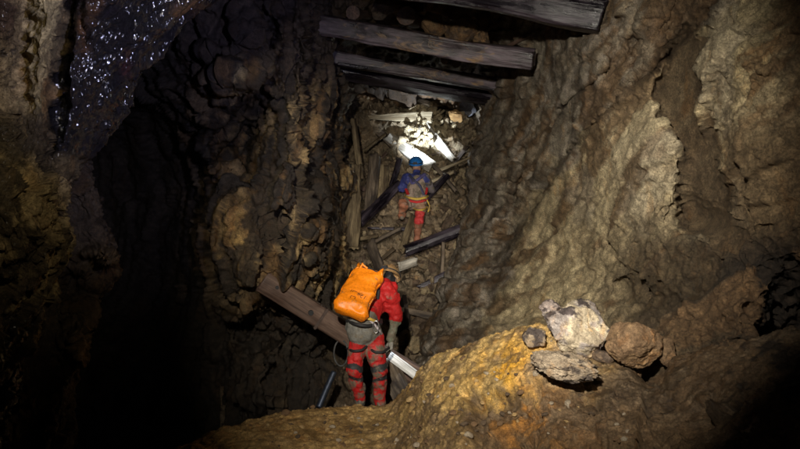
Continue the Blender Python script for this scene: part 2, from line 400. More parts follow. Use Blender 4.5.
# ---- foreground mound
mcol = [-150, 0, 100, 180, 250, 330, 388, 416, 433, 470, 520, 548, 600, 650, 720, 800, 950]
crest = [490, 480, 470, 455, 424, 411, 406, 376, 361, 345, 333, 334, 360, 366, 350, 335, 320]
cd = [3.2, 4.0, 4.6, 5.4, 6.4, 7.15, 7.15, 6.6, 6.2, 5.6, 5.1, 4.95, 4.75, 4.6, 4.2, 3.6, 2.8]
fr = []
def ml(a, b, t): return a + (b - a) * t
low_d = [2.4, 2.8, 3.1, 3.4, 3.6, 3.7, 3.75, 3.68, 3.6, 3.4, 3.25, 3.15, 3.0, 2.9, 2.7, 2.4, 2.0]
back2, back1, cr, r1, r2, r3, r4 = [], [], [], [], [], [], []
for x, y, d, ld in zip(mcol, crest, cd, low_d):
    def w2c(q): return ((q[0] / q[1]) * F + 400, 224.5 - (q[2] - CAMZ) / q[1] * F, q[1])
    p = P(x, y, d)
    back2.append(w2c(p + np.array([-.15, 1.6, -3.0])));  back1.append(w2c(p + np.array([-.05, 0.75, -0.75])))
    cr.append((x, y, d))
    zb = P(x, 580, ld); q = P(x, y, d)
    for t, lst, hump in ((.22, r1, .10), (.5, r2, .10), (.75, r3, .05), (1, r4, 0)):
        k = q + (zb - q) * t; k[2] += hump; lst.append(w2c(k))
def mound_d(px, py, d): return 0 * px
def mound_disp(p, px, py):
    w = p + 0.1 * np.stack([fbm(p * 2 + k * 5.3, 3, .5, 80 + k) for k in range(3)], -1)
    h = 0.05 * fbm(p * 1.2, 3, .35, 81)
    brk = smooth(455, 480, px - (py - 400) * .1 + 10 * fbm(np.stack([px / 20, py / 20, 0 * px], -1), 3, .5, 2)) * smooth(375, 410, py)
    rockpart = np.clip(gauss(px, py, 560, 380, 46, 24) * .8 + brk, 0, 1)
    left = smooth(420, 330, px)
    h = h + rockpart * (0.07 * angular(p * 2.6, 82, 1.4, .8) + .035 * angular(p * 8, 83, 1.4, .8))
    h = h + (1 - rockpart) * (0.016 * ridged(along(w, (1, .4, .5), .7, 2.0), 2, .35, 84) + 0.012 * fbm(p * 9, 4, .7, 85))
    h = h + np.clip(left + .8 * gauss(px, py, 420, 400, 30, 14) + .2, 0, 1) * .022 * lumps(w * 14, 86) * smooth(-.3, .3, fbm(p * 3, 2, .5, 89)) * (1 - .5 * rockpart)
    h = h + .006 * lumps(w * 34, 88) + 0.011 * fbm(p * 24, 5, .7, 87) + .014 * angular(p * 7, 96, 1.2, .5)
    # the broken step right of the path
    h = h - 0.16 * smooth(-2, 10, px - 462 - 6 * fbm(np.stack([px / 15, py / 15, 0 * px], -1), 3, .5, 8)) * smooth(388, 402, py) * smooth(560, 500, px)
    h = h - .28 * gauss(px, py, 650, 360, 14, 22) - .30 * gauss(px, py, 618, 318, 26, 11, .3)
    return h
def mound_col(p, px, py, h):
    x, y = wobble(px, py, 9, 22, 6)
    c = np.zeros(p.shape) + C3(0.40, 0.285, 0.12)
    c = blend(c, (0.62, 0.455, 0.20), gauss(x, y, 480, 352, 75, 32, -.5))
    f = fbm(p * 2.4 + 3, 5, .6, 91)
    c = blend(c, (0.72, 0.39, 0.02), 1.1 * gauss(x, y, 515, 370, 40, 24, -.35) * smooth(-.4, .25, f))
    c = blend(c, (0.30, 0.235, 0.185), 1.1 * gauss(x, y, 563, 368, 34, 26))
    brk = smooth(458, 475, x) * smooth(386, 410, y - (x - 480) * -.05)
    c = blend(c, (0.085, 0.055, 0.033), brk * .92)
    c = blend(c, (0.50, 0.22, 0.03), .8 * gauss(x, y, 497, 430, 8, 14) + .7 * brk * smooth(.45, .8, f) * smooth(640, 560, x))
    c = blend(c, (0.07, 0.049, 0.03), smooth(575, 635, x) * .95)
    c = blend(c, (0.018, 0.013, 0.010), smooth(670, 750, x) * .97)  # right end painted near black where the lamplight fades
    c = blend(c, (0.12, 0.08, 0.045), smooth(.15, .6, fbm(p * 3.1 + 11, 5, .65, 93)) * .8)
    c = blend(c, (0.20, 0.15, 0.10), smooth(.1, .6, fbm(p * 7 + 1, 4, .65, 95)) * .6)
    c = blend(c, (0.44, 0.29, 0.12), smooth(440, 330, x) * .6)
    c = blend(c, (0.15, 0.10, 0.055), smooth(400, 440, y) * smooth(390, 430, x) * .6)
    return c
def mono(rows_):
    return rows_
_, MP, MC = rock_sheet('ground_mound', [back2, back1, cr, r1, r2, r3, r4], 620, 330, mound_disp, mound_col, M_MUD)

# ---- near left wall: pale column and shining wet rock
eY = [-140, -50, 0, 20, 50, 80, 120, 150, 178, 210, 260, 300, 350, 400, 500, 600]
eX = [255, 232, 209, 192, 152, 131, 112, 96, 60, 48, 55, 36, 22, 6, -20, -40]
ctrl = []
for y in np.linspace(-140, 600, 18):
    e = np.interp(y, eY, eX); s = np.interp(y, [150, 200, 400], [0, .5, .2])
    L0 = -170
    row = []
    for t, d in ((0, 1.9), (.25, 2.2), (.45, 2.45), (.6, 2.75), (.75, 2.95), (.88, 3.15), (1, 3.5)):
        row.append((L0 + (e - L0) * t, y, d - s * t))
    row.append((e - 4, y, 4.2 - s)); row.append((e - 60, y, 5.6)); row.append((e - 160, y, 7.5))
    ctrl.append(row)
def nl_d(px, py, d):
    x, y = wobble(px, py, 5, 18, 12)
    front = d < 3.7
    o = -0.14 * gauss(x, y, 45, 40, 13, 110, .05) * 1.0
    o = o + 0.32 * gauss(x, y, 67, 50, 5, 110, .1) + .10 * gauss(x, y, 82, 20, 5, 60, 0)
    o = o + 0.12 * gauss(x, y, 22, 30, 6, 80) - .16 * gauss(x, y, 10, 180, 40, 40) - .12 * gauss(x, y, 20, 230, 26, 30)
    o = o + .22 * gauss(x, y, 118, 100, 40, 6, -1.0) + .14 * gauss(x, y, 135, 40, 36, 5, -1.05)
    return np.where(front, o, 0)
def nl_disp(p, px, py):
    w = p + 0.04 * np.stack([fbm(p * 3 + k * 5.3, 2, .4, 100 + k) for k in range(3)], -1)
    wet = smooth(66, 78, px + (py - 60) * .12) * smooth(172, 150, py)
    h = .05 * fbm(p * 2.0, 2, .35, 101)
    h = h + wet * (.040 * ridged(along(w, (.55, .3, .75), 1.2, 5), 3, .5, 102) + .018 * lumps(along(w, (.4, .2, .8), 14, 26), 103) + .012 * lumps(w * 46, 104))
    rough_ = smooth(90, 170, py) + smooth(25, 12, px) * .8; rough_ = np.clip(rough_ * (1 - wet), 0, 1)
    h = h + rough_ * (.015 * lumps(w * 6, 105) + .055 * angular(p * 5, 106, 1.5, 1.0) + .022 * angular(p * 14, 110, 1.4, .8))
    h = h + (1 - wet) * (.008 * ridged(along(w, (0, 0, 1), 1, 9), 3, .6, 107) + .010 * angular(p * 20, 108, 1.2, .5))
    h = h + .006 * fbm(p * 50, 3, .6, 109)
    return h
def nl_col(p, px, py, h):
    x, y = wobble(px, py, 5, 16, 14)
    c = np.zeros(p.shape) + C3(0.36, 0.285, 0.16)
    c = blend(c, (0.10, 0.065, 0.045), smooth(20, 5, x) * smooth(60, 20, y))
    c = blend(c, (0.54, 0.46, 0.25), smooth(21, 28, x) * smooth(63, 55, x + (y - 50) * .12) * smooth(125, 100, y))
    c = blend(c, (0.26, 0.15, 0.06), .8 * gauss(x, y, 55, 95, 6, 20))
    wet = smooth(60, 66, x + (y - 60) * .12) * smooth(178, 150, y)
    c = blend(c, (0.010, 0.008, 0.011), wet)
    c = blend(c, (0.17, 0.085, 0.03), .8 * gauss(x, y, 80, 32, 5, 24) + .7 * gauss(x, y, 186, 10, 14, 8) + .5 * gauss(x, y, 92, 10, 5, 16))
    c = blend(c, (0.10, 0.03, 0.03), .6 * gauss(x, y, 125, 62, 6, 8))
    c = blend(c, (0.42, 0.33, 0.17), smooth(150, 200, y) * .6)
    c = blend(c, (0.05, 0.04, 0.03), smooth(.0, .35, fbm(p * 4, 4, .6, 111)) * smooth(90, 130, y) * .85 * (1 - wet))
    c = blend(c, (0.03, 0.025, 0.02), smooth(300, 370, y) * .9)  # shade low on the wall painted in
    return c
# the wet and the dry rock are one wall; wetness is decided by the colour of the rock
mW = M_ROCK.copy(); mW.name = 'seeping_rock'
nt = mW.node_tree; bs = [n for n in nt.nodes if n.type == 'BSDF_PRINCIPLED'][0]
at = [n for n in nt.nodes if n.type == 'ATTRIBUTE'][0]
bw = nt.nodes.new('ShaderNodeRGBToBW'); nt.links.new(at.outputs['Color'], bw.inputs[0])
rr = nt.nodes.new('ShaderNodeMapRange'); rr.inputs[1].default_value = .04; rr.inputs[2].default_value = .14; rr.inputs[3].default_value = .5; rr.inputs[4].default_value = .8
nt.links.new(bw.outputs[0], rr.inputs[0]); nt.links.new(rr.outputs[0], bs.inputs['Roughness'])
bs.inputs['Specular IOR Level'].default_value = .25
rc = nt.nodes.new('ShaderNodeMapRange'); rc.inputs[1].default_value = .03; rc.inputs[2].default_value = .09; rc.inputs[3].default_value = 1.0; rc.inputs[4].default_value = 0.0
nt.links.new(bw.outputs[0], rc.inputs[0]); nt.links.new(rc.outputs[0], bs.inputs['Coat Weight']); bs.inputs['Coat Roughness'].default_value = .2; bs.inputs['Coat IOR'].default_value = 1.7
vg = N(nt, 'ShaderNodeTexVoronoi', Scale=1.0); tcw = [n for n in nt.nodes if n.type == 'TEX_COORD'][0]
mpw = N(nt, 'ShaderNodeMapping'); mpw.inputs['Rotation'].default_value = (0, .65, 0); mpw.inputs['Scale'].default_value = (46, 30, 20)
nt.links.new(tcw.outputs['Object'], mpw.inputs[0]); nt.links.new(mpw.outputs[0], vg.inputs['Vector'])
ns_ = N(nt, 'ShaderNodeTexNoise', Scale=1.0, Detail=4.0, Roughness=.6); mps = N(nt, 'ShaderNodeMapping'); mps.inputs['Rotation'].default_value = (0, .65, 0); mps.inputs['Scale'].default_value = (9, 6, 1.6)
nt.links.new(tcw.outputs['Object'], mps.inputs[0]); nt.links.new(mps.outputs[0], ns_.inputs['Vector'])
msk = ramp(nt, ns_.outputs['Fac'], .38, .52); mm = nt.nodes.new('ShaderNodeMath'); mm.operation = 'MULTIPLY'
nt.links.new(rc.outputs[0], mm.inputs[0]); nt.links.new(msk, mm.inputs[1]); nt.links.new(mm.outputs[0], bs.inputs['Coat Weight'])
bw2 = N(nt, 'ShaderNodeBump', Strength=.8, Distance=.014); bw2.invert = True; nt.links.new(vg.outputs['Distance'], bw2.inputs['Height']); nt.links.new(bw2.outputs[0], bs.inputs['Coat Normal'])
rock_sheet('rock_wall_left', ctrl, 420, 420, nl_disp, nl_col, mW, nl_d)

# ---- second buttress behind it, low on the left
ctrl = []
for y in np.linspace(120, 620, 12):
    e = np.interp(y, [120, 200, 235, 270, 320, 345, 380, 450, 600], [70, 92, 118, 112, 82, 86, 74, 60, 40])
    row = [(-120, y, 4.2), (-40, y, 4.5), (20, y, 4.8), (e - 26, y, 4.9), (e - 8, y, 4.9), (e, y, 5.2), (e - 3, y, 5.9), (e - 60, y, 7.5)]
    ctrl.append(row)
def b2_d(px, py, d):
    x, y = wobble(px, py, 5, 14, 22); f = d < 5.6
    return np.where(f, -.5 * gauss(x, y, 108, 258, 16, 7, .35) - .45 * gauss(x, y, 79, 352, 5, 15, -.2) - .3 * gauss(x, y, 78, 335, 4, 6) + .45 * gauss(x, y, 70, 290, 40, 30), 0)
def b2_disp(p, px, py):
    return .12 * fbm(p * 1.6, 4, .5, 121) + .09 * facets(p * 4, 122, .9, .7, .5) + .03 * facets(p * 12, 123, .9, .7, .5) + .008 * fbm(p * 30, 3, .6, 124)
def b2_col(p, px, py, h):
    c = np.zeros(p.shape) + C3(0.10, 0.075, 0.05)
    c = blend(c, (.26, .19, .10), gauss(px, py, 108, 258, 20, 10) + gauss(px, py, 79, 350, 8, 18))  # lit knobs painted paler than the shaded rock around them
    return c
rock_sheet('rock_buttress', ctrl, 220, 260, b2_disp, b2_col, M_DARK, b2_d)

# ---- middle left wall with its black hollow
cols = [-80, 60, 120, 180, 215, 240, 266, 290, 315, 334, 350, 352]
rows = {
 -160: (8, 8, 7.6, 6.8, 6.5, 6.6, 7.0, 7.6, 8.2, 9.2, 10.5, 15),
 -40:  (8, 8, 7.6, 6.8, 6.5, 6.6, 7.2, 7.8, 8.4, 9.4, 10.5, 15),
 40:   (9, 9, 8.2, 7.2, 6.9, 6.9, 7.1, 7.8, 8.5, 9.6, 10.8, 15),
 85:   (11, 11, 9.8, 7.8, 7.0, 6.9, 7.2, 7.6, 8.5, 9.8, 11.2, 15),
 130:  (13, 13, 12.6, 9.6, 8.2, 8.6, 8.4, 7.5, 8.5, 9.9, 11.4, 15),
 190:  (13.5, 13.5, 13.2, 11.5, 8.6, 7.7, 7.7, 7.4, 8.4, 9.9, 11.4, 15),
 240:  (13.5, 13.5, 13.2, 11.2, 8.3, 7.5, 7.3, 7.4, 8.3, 9.7, 11.1, 14),
 290:  (13.0, 13.0, 12.8, 11.2, 9.0, 7.5, 7.6, 7.9, 8.6, 9.6, 10.8, 13.5),
 340:  (12, 12, 11.8, 10.5, 9.5, 8.6, 8.3, 8.5, 9.0, 9.6, 10.3, 13),
 400:  (11, 11, 10.8, 10.2, 9.6, 9.0, 8.8, 8.9, 9.2, 9.5, 10.0, 12),
 500:  (10, 10, 9.8, 9.6, 9.3, 9.0, 8.8, 8.9, 9.1, 9.4, 9.8, 11)}
ctrl = [[(x, y, d) for x, d in zip(cols, ds)] for y, ds in rows.items()]
def ml_d(px, py, d):
    x, y = wobble(px, py, 10, 30, 32)
    f = np.where(px < 358, 1, 0)
    o = -0.5 * gauss(x, y, 236, 76, 34, 9, -.4) - .3 * gauss(x, y, 215, 50, 34, 5, .3) - .5 * gauss(x, y, 250, 22, 13, 40) + .5 * gauss(x, y, 215, 60, 30, 4, -.2)
    o = o + 1.9 * gauss(x, y, 250, 142, 17, 40) + .7 * gauss(x, y, 232, 150, 12, 40)
    o = o - 1.0 * gauss(x, y, 213, 150, 6, 34, -.1)
    o = o - .25 * gauss(x, y, 238, 262, 20, 40) - .35 * gauss(x, y, 292, 190, 9, 70, .12) + .5 * gauss(x, y, 280, 236, 12, 22)
    o = o + .5 * gauss(x, y, 312, 120, 6, 110) - .45 * gauss(x, y, 322, 200, 5, 70, .05) + .6 * gauss(x, y, 334, 150, 5, 120)
    o = o - .5 * gauss(x, y, 300, 60, 5, 60, .05) - .4 * gauss(x, y, 275, 30, 6, 60) + .4 * gauss(x, y, 264, 60, 4, 60)
    o = o + 1.4 * gauss(x, y, 262, 325, 30, 22) + .9 * gauss(x, y, 312, 350, 18, 24) - .4 * gauss(x, y, 276, 345, 5, 40, .35)
    o = o - .5 * gauss(x, y, 258, 403, 16, 22) - .35 * gauss(x, y, 320, 250, 9, 20)
    return o * f
def ml_disp(p, px, py):
    w = p + .08 * np.stack([fbm(p * 1.6 + k * 4.1, 2, .4, 130 + k) for k in range(3)], -1)
    h = .14 * fbm(p * .8, 3, .3, 131) + .09 * ridged(along(w, (.14, 0, 1), .28, 2.0), 2, .4, 132)
    st = smooth(285, 310, px)
    h = h + blur(.13 * angular(along(p, (.14, 0, 1), .7, 2.2), 133, 1.5, .8), 1) + blur(.065 * angular(along(p, (.2, .1, 1), 1.8, 4.6), 134, 1.5, .8), 1) + .022 * angular(p * 9, 137, 1.4, .7) + .014 * fbm(p * 20, 3, .6, 135)
    h = h + st * .05 * ridged(along(w, (.05, .1, 1), .8, 7), 3, .6, 136)
    return h * (1 - .45 * smooth(310, 345, px)) - .12 * smooth(320, 345, px)
def ml_col(p, px, py, h):
    x, y = wobble(px, py, 8, 18, 34)
    c = np.zeros(p.shape) + C3(0.22, 0.165, 0.10)
    c = blend(c, (0.33, 0.27, 0.16), .9 * gauss(x, y, 238, 75, 24, 14, -.3))
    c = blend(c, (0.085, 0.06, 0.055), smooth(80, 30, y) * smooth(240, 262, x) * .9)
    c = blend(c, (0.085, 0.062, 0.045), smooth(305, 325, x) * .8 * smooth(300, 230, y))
    f = fbm(along(p, (.14, 0, 1), .5, 4.5), 4, .6, 141)
    c = blend(c, (0.52, 0.39, 0.20), smooth(.08, .3, f) * .95 * smooth(270, 290, x) * smooth(60, 120, y))
    c = blend(c, (0.56, 0.38, 0.14), .95 * gauss(x, y, 240, 240, 20, 46, -.1))
    c = blend(c, (0.30, 0.23, 0.14), .6 * gauss(x, y, 285, 170, 16, 50))
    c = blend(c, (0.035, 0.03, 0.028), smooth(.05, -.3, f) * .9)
    f3 = fbm(along(p, (.14, 0, 1), .45, 5.5) + 9, 4, .6, 145)
    c = blend(c, (0.33, 0.20, 0.085), smooth(.15, .5, f3) * .6 * smooth(150, 220, x))
    f2 = fbm(p * 2.1 + 4, 4, .6, 143)
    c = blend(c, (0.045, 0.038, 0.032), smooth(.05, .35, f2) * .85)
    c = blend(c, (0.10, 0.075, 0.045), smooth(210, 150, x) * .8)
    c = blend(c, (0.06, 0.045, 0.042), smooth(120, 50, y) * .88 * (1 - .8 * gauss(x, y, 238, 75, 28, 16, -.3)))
    c = blend(c, (0.045, 0.036, 0.028), smooth(280, 325, y) * .9)  # shade of the pit painted onto the lower wall
    c = blend(c, (0.07, 0.06, 0.048), smooth(200, 150, x) * .9)  # darkness of the void painted into the rock colour
    return c
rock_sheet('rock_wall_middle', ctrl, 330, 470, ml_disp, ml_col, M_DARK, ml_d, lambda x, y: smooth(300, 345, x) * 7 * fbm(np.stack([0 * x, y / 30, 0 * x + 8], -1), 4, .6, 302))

# ---- roof above the timbers
cols = [180, 260, 320, 370, 430, 490, 560, 640, 740]
rows = {-260: 4.6, -120: 6.6, -40: 8.3, 10: 9.8, 50: 11.6, 85: 13.6, 110: 15.5}
ctrl = [[(x, y, d) for x in cols] for y, d in rows.items()]
def rf_disp(p, px, py):
    return .22 * fbm(p * .8, 4, .5, 151) + .22 * facets(p * 1.7, 152, .9, .8, .4) + .10 * facets(p * 4.5, 153, .9, .8, .4) + .03 * fbm(p * 10, 3, .6, 154)
def rf_col(p, px, py, h):
    c = np.zeros(p.shape) + C3(0.085, 0.06, 0.04)
    f = fbm(p * 1.6, 4, .6, 155)
    c = blend(c, (.22, .14, .075), smooth(.15, .55, f))
    return blend(c, (.2, .14, .08), smooth(470, 520, px))
rock_sheet('rock_roof', ctrl, 240, 200, rf_disp, rf_col, M_DARK)

# ---- slope of rubble at the end
cols = [220, 300, 345, 380, 420, 455, 485, 530]
rows = {30: (16.5,)*8, 75: (15.6, 15.4, 15.2, 15.0, 15, 15.2, 15.4, 16),
 110: (14.8, 14.6, 14.4, 14.3, 14.3, 14.5, 15, 16), 160: (14, 13.9, 13.8, 13.6, 13.5, 13.7, 14, 15),
 205: (13.4, 13.3, 13.2, 12.9, 12.8, 12.9, 13.2, 14), 250: (12.8, 12.7, 12.5, 12.2, 12.1, 12.2, 12.4, 13),
 300: (11.6, 11.4, 11.2, 10.9, 10.8, 10.9, 11.1, 12), 350: (10.4, 10.3, 10.1, 9.8, 9.7, 9.7, 9.9, 11),
 400: (9.5,)*8, 470: (8.9,)*8, 620: (7.6,)*8}
ctrl = [[(x, y, d) for x, d in zip(cols, ds)] for y, ds in rows.items()]
def en_d(px, py, d):
    x, y = wobble(px, py, 6, 14, 42)
    o = .8 * gauss(x, y, 472, 195, 16, 60) + .6 * gauss(x, y, 375, 215, 9, 30, .2) - .3 * gauss(x, y, 462, 118, 12, 20) + .9 * gauss(x, y, 444, 108, 7, 24)
    o = o - .35 * gauss(x, y, 420, 128, 24, 20) + .7 * gauss(x, y, 370, 105, 20, 12) + .6 * gauss(x, y, 400, 320, 9, 30) + .5 * gauss(x, y, 430, 340, 8, 30, .2)
    return o
def en_disp(p, px, py):
    w = p + .1 * np.stack([fbm(p * 2 + k * 4.1, 3, .5, 160 + k) for k in range(3)], -1)
    return .12 * fbm(p * 1.1, 4, .5, 161) + .19 * facets(w * 2.6, 162, 1.2, 1.1, .5) + .09 * facets(w * 6, 163, 1.2, 1.0, .4) + .02 * facets(w * 17, 164, .9, .9, .3)
def en_col(p, px, py, h):
    c = np.zeros(p.shape) + C3(0.30, 0.245, 0.175)
    F1, F2, ID, V = worley(p * 5, 163)
    c = c * (0.35 + 1.1 * rnd(ID, 11))[..., None]
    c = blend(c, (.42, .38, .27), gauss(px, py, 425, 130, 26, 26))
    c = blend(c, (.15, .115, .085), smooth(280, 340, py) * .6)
    return c
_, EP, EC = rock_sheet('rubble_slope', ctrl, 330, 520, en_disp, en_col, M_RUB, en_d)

# ---- floor of the pit
ctrl = [[(x, y, d) for x in (-200, 0, 200, 350, 500, 700)] for y, d in ((370, 13), (440, 9.5), (560, 7), (760, 5))]
rock_sheet('pit_floor', ctrl, 200, 120, lambda p, px, py: .2 * fbm(p, 4, .5, 171) + .14 * facets(p * 2.4, 172, .9, .9, .4),
           lambda p, px, py, h: np.zeros(p.shape) + C3(.07, .065, .05), M_DARK)

# ================================================================== LOOSE STONES
def on_mound(px, py):
    X, Y = to_px(MP[60:]); k = np.argmin((X - px) ** 2 + (Y - py) ** 2); return MP[60:].reshape(-1, 3)[k]
def icos(sub):
    import bmesh
    bm = bmesh.new(); bmesh.ops.create_icosphere(bm, subdivisions=sub, radius=1)
    V = np.array([v.co[:] for v in bm.verts]); Fc = np.array([[v.index for v in f.verts] for f in bm.faces]); bm.free()
    return V, Fc
def stone_mesh(name, size, seed, mat, tintf=None, sub=5, blocky=.5, planes=9, fine=1.0):
    V, Fc = icos(sub); rs = np.random.RandomState(seed)
    p = V.copy()
    # cut by random planes, so the stone is angular
    for k in range(planes):
        n = rs.normal(size=3); n /= np.linalg.norm(n); d = rs.uniform(.55, .85)
        t = (p * n).sum(-1); over = np.maximum(t - d, 0) * (.75 + .25 * blocky)
        p = p - over[:, None] * n
    r = p * np.array([1, 1, 1.0])
    nn = V
    off = rs.uniform(0, 50, 3)
    h = .10 * fbm(r * 1.7 + off, 4, .5, seed) + .05 * fine * facets(r * 3.2 + off, seed + 1, .9, .6, .5) + .022 * fine * facets(r * 9 + off, seed + 2, .9, .7, .5) + .012 * fine * fbm(r * 22 + off, 3, .6, seed + 3)
    p = p + nn * h[:, None]
    p = p * (np.array(size) * .5)
    T = tintf(p / (np.array(size) * .5), h) if tintf else None
    return mesh_np(name, p, Fc, mat, T, True)
def stone(name, px, py, d, w, h, seed, mat, tintf, label, cat='boulder', depth=None, rot=0, **kw):
    if name == 'boulder':
        d = float(on_mound(px, py + h * .40)[1]) + d
    pw, ph = w / F * d, h / F * d
    me = stone_mesh(name, (pw * 1.06, (depth or (pw + ph) / 2), ph * 1.06), seed, mat, tintf, **kw)
    o = link(name, me, None, P(px, py, d)); o.rotation_euler = (0, rot, 0)
    return tag(o, label, cat)
M_BOULD = rock_mat('boulder_rock', 3.0, (0.55, 0.85), .7, .012, .45)
def tf(base, *patches, seed=0):
    def f(p, h):
        c = np.zeros(p.shape) + C3(*base)
        for k, (col, lo, hi, sc) in enumerate(patches):
            c = blend(c, col, smooth(lo, hi, fbm(p * sc + 13 * k, 4, .6, seed + k)))
        return c
    return f
stone('boulder', 577, 326, -.01, 68, 54, 501, M_BOULD, tf((.62, .56, .45), ((.44, .41, .42), -.1, .3, 1.3), ((.10, .085, .09), .35, .6, 2.2), seed=5),
      'big pale grey rounded boulder on the crest of the ochre mound', rot=.35, sub=6, depth=.40, planes=14, blocky=.9)
stone('boulder', 536, 338, -.02, 25, 23, 502, M_BOULD, tf((.10, .085, .085), ((.36, .30, .23), .0, .35, 1.5), seed=6),
      'small dark grey boulder with a pale top wedged left of the big boulder', rot=-.1, sub=5)
stone('boulder', 566, 364, -.165, 64, 30, 503, M_BOULD, tf((.42, .36, .29), ((.13, .11, .10), .1, .4, 2.4), seed=8),
      'grey crumbly slab of layered rock under the big pale boulder', rot=.15, sub=6, fine=2.2, depth=.4)
stone('boulder', 634, 343, -.10, 50, 46, 504, M_BOULD, tf((.25, .17, .105), ((.32, .22, .13), .1, .4, 1.7), seed=9),
      'brown triangular boulder right of the big pale boulder', rot=.5, sub=6, depth=.34, planes=5)
stone('boulder', 667, 352, -.06, 15, 26, 505, M_BOULD, tf((.17, .115, .07), seed=10),
      'narrow brown stone standing right of the brown triangular boulder', rot=.05, sub=5)
stone('boulder', 603, 357, -.03, 22, 12, 506, M_BOULD, tf((.11, .085, .07), ((.2, .15, .11), 0, .3, 2), seed=11),
      'small dark stone under the right end of the big pale boulder', rot=.3, sub=4)
stone('boulder', 550, 308, .0, 22, 16, 507, M_BOULD, tf((.33, .29, .29), ((.1, .085, .09), .2, .5, 2), seed=12),
      'pale knob of rock against the upper left side of the big boulder', rot=-.2, sub=5)
# pebbles on the path and the mound
peb_protos = [stone_mesh('pebble', (1, 1, .8), 520 + k, M_BOULD, tf(((.48, .35, .18), (.2, .13, .075), (.42, .37, .3), (.12, .09, .065))[k % 4], seed=20 + k), sub=3) for k in range(8)]
rs = np.random.RandomState(5)
named = {0: ('pale flat stone lying on the ochre mound left of the broken step', 411, 401, .085),
         1: ('dark angular stone at the left edge of the muddy path', 286, 414, .10),
         2: ('tan stone near the bottom edge under the caver', 372, 432, .07)}
for k in range(250):
    if k in named: lab, x, y, s = named[k]; grp = None
    else:
        x = rs.uniform(245, 640); y = np.interp(x, mcol, crest) + 3 + rs.uniform(0, 1) ** 1.3 * 100
        if 500 < x < 640 and y < 392: x += rs.normal(0, 4); y = y if rs.uniform() < .5 else 372 + abs(rs.normal(0, 12))
        if k % 3 == 0: x = rs.uniform(300, 470); y = rs.uniform(396, 446) if x < 415 else y
        s = .022 + .05 * rs.uniform() ** 2.5; lab = 'small muddy pebble lying among others on the ochre ground'; grp = 'pebbles on the muddy mound'
    if y > 446: y = 446 - rs.uniform(0, 25)
    q = on_mound(x, y)
    o = link('pebble', peb_protos[k % 8], None, q + np.array([0, 0, s * .12])); o.scale = (s, s * rs.uniform(.7, 1), s * rs.uniform(.6, .9))
    o.rotation_euler = rs.uniform(-.5, .5, 2).tolist() + [rs.uniform(0, 6.3)]
    tag(o, lab, 'stone', grp)

# rubble stones on the end slope
def on_slope(px, py):
    X, Y = to_px(EP); k = np.argmin((X - px) ** 2 + (Y - py) ** 2); return EP.reshape(-1, 3)[k]
rub_protos = [stone_mesh('rubble_stone', (1, .9, .8), 560 + k, M_RUB, tf(((.36, .30, .21), (.24, .19, .13), (.30, .25, .19), (.44, .37, .25), (.17, .13, .10))[k % 5], ((.12, .09, .07), .2, .5, 2), seed=40 + k), sub=4, planes=12) for k in range(10)]
pale_protos = [stone_mesh('rubble_stone', (1, .9, .8), 580 + k, M_RUB, tf((.62, .56, .40), ((.3, .25, .16), .2, .5, 2), seed=60 + k), sub=4, planes=10) for k in range(4)]
uniq = [
 (423, 262, .42, .30, 'large pale flat stone in the rubble above the first caver\'s shoulder', 0),
 (400, 262, .26, .16, 'whitish stone in the rubble just above the first caver\'s helmet', 3),
 (365, 228, .26, .2, 'brown stone at the left foot of the rubble slope beside the pale root', 1),
 (377, 222, .24, .2, 'tan stone left of the climbing caver\'s raised boot', 0),
 (437, 215, .34, .28, 'large tan stone right of the climbing caver\'s knee', 0),
 (450, 222, .26, .2, 'tan stone above the dark fallen log', 3),
 (455, 205, .26, .22, 'brown stone in the dark corner by the right wall', 1),
 (430, 300, .3, .3, 'grey brown stone low in the gully by the right wall', 2),
 (413, 283, .26, .2, 'dark brown stone beside the first caver\'s helmet', 4),
 (447, 305, .22, .3, 'upright grey stone low against the right wall', 2),
 (424, 330, .32, .28, 'dark stone low in the gully right of the first caver', 4),
 (386, 165, .34, .22, 'brown block left of the climbing caver\'s helmet', 1),
]
for k, (x, y, a, b_, lab, pr) in enumerate(uniq):
    o = link('rubble_stone', rub_protos[pr], None, on_slope(x, y) + np.array([0, -.04, 0])); o.scale = (a, a * .9, b_)
    o.rotation_euler = (rs.uniform(-.3, .3), rs.uniform(-.4, .4), rs.uniform(0, 1)); tag(o, lab, 'stone')
for k in range(230):
    t = rs.uniform(); x = rs.uniform(362, 476); y = rs.uniform(165, 350)
    if x > 480 - max(0, y - 240) * .35: x -= 40
    if 404 < x < 428 and 160 < y < 245: continue
    s = .10 + .30 * rs.uniform() ** 1.6
    o = link('rubble_stone', rub_protos[rs.randint(10)], None, on_slope(x, y)); o.scale = (s, s * rs.uniform(.6, 1), s * rs.uniform(.5, .9))
    o.rotation_euler = rs.uniform(-3, 3, 3).tolist()
    tag(o, 'brown broken stone among many others on the rubble slope', 'stone', 'loose stones on the rubble slope')
for k in range(96):
    x = rs.normal(427, 11); y = rs.normal(122, 13); y = max(y, 98)
    s = rs.uniform(.10, .24)
    o = link('rubble_stone', pale_protos[rs.randint(4)], None, on_slope(x, y) + np.array([0, -.08 if k < 64 else -.26, 0])); s = s if k < 64 else s * .7; o.scale = (s, s * rs.uniform(.6, 1), s * rs.uniform(.6, 1)); o.rotation_euler = rs.uniform(-3, 3, 3).tolist()
    tag(o, 'pale stone in the brightly lit heap above the climbing caver', 'stone', 'pale stones lit by the headlamp')
hang = [stone_mesh('rubble_stone', (1, .9, .8), 600 + k, M_RUB, tf(c_, seed=80 + k), sub=4, planes=10) for k, c_ in enumerate([(.38, .33, .24), (.42, .27, .12), (.20, .22, .28), (.28, .24, .18)])]
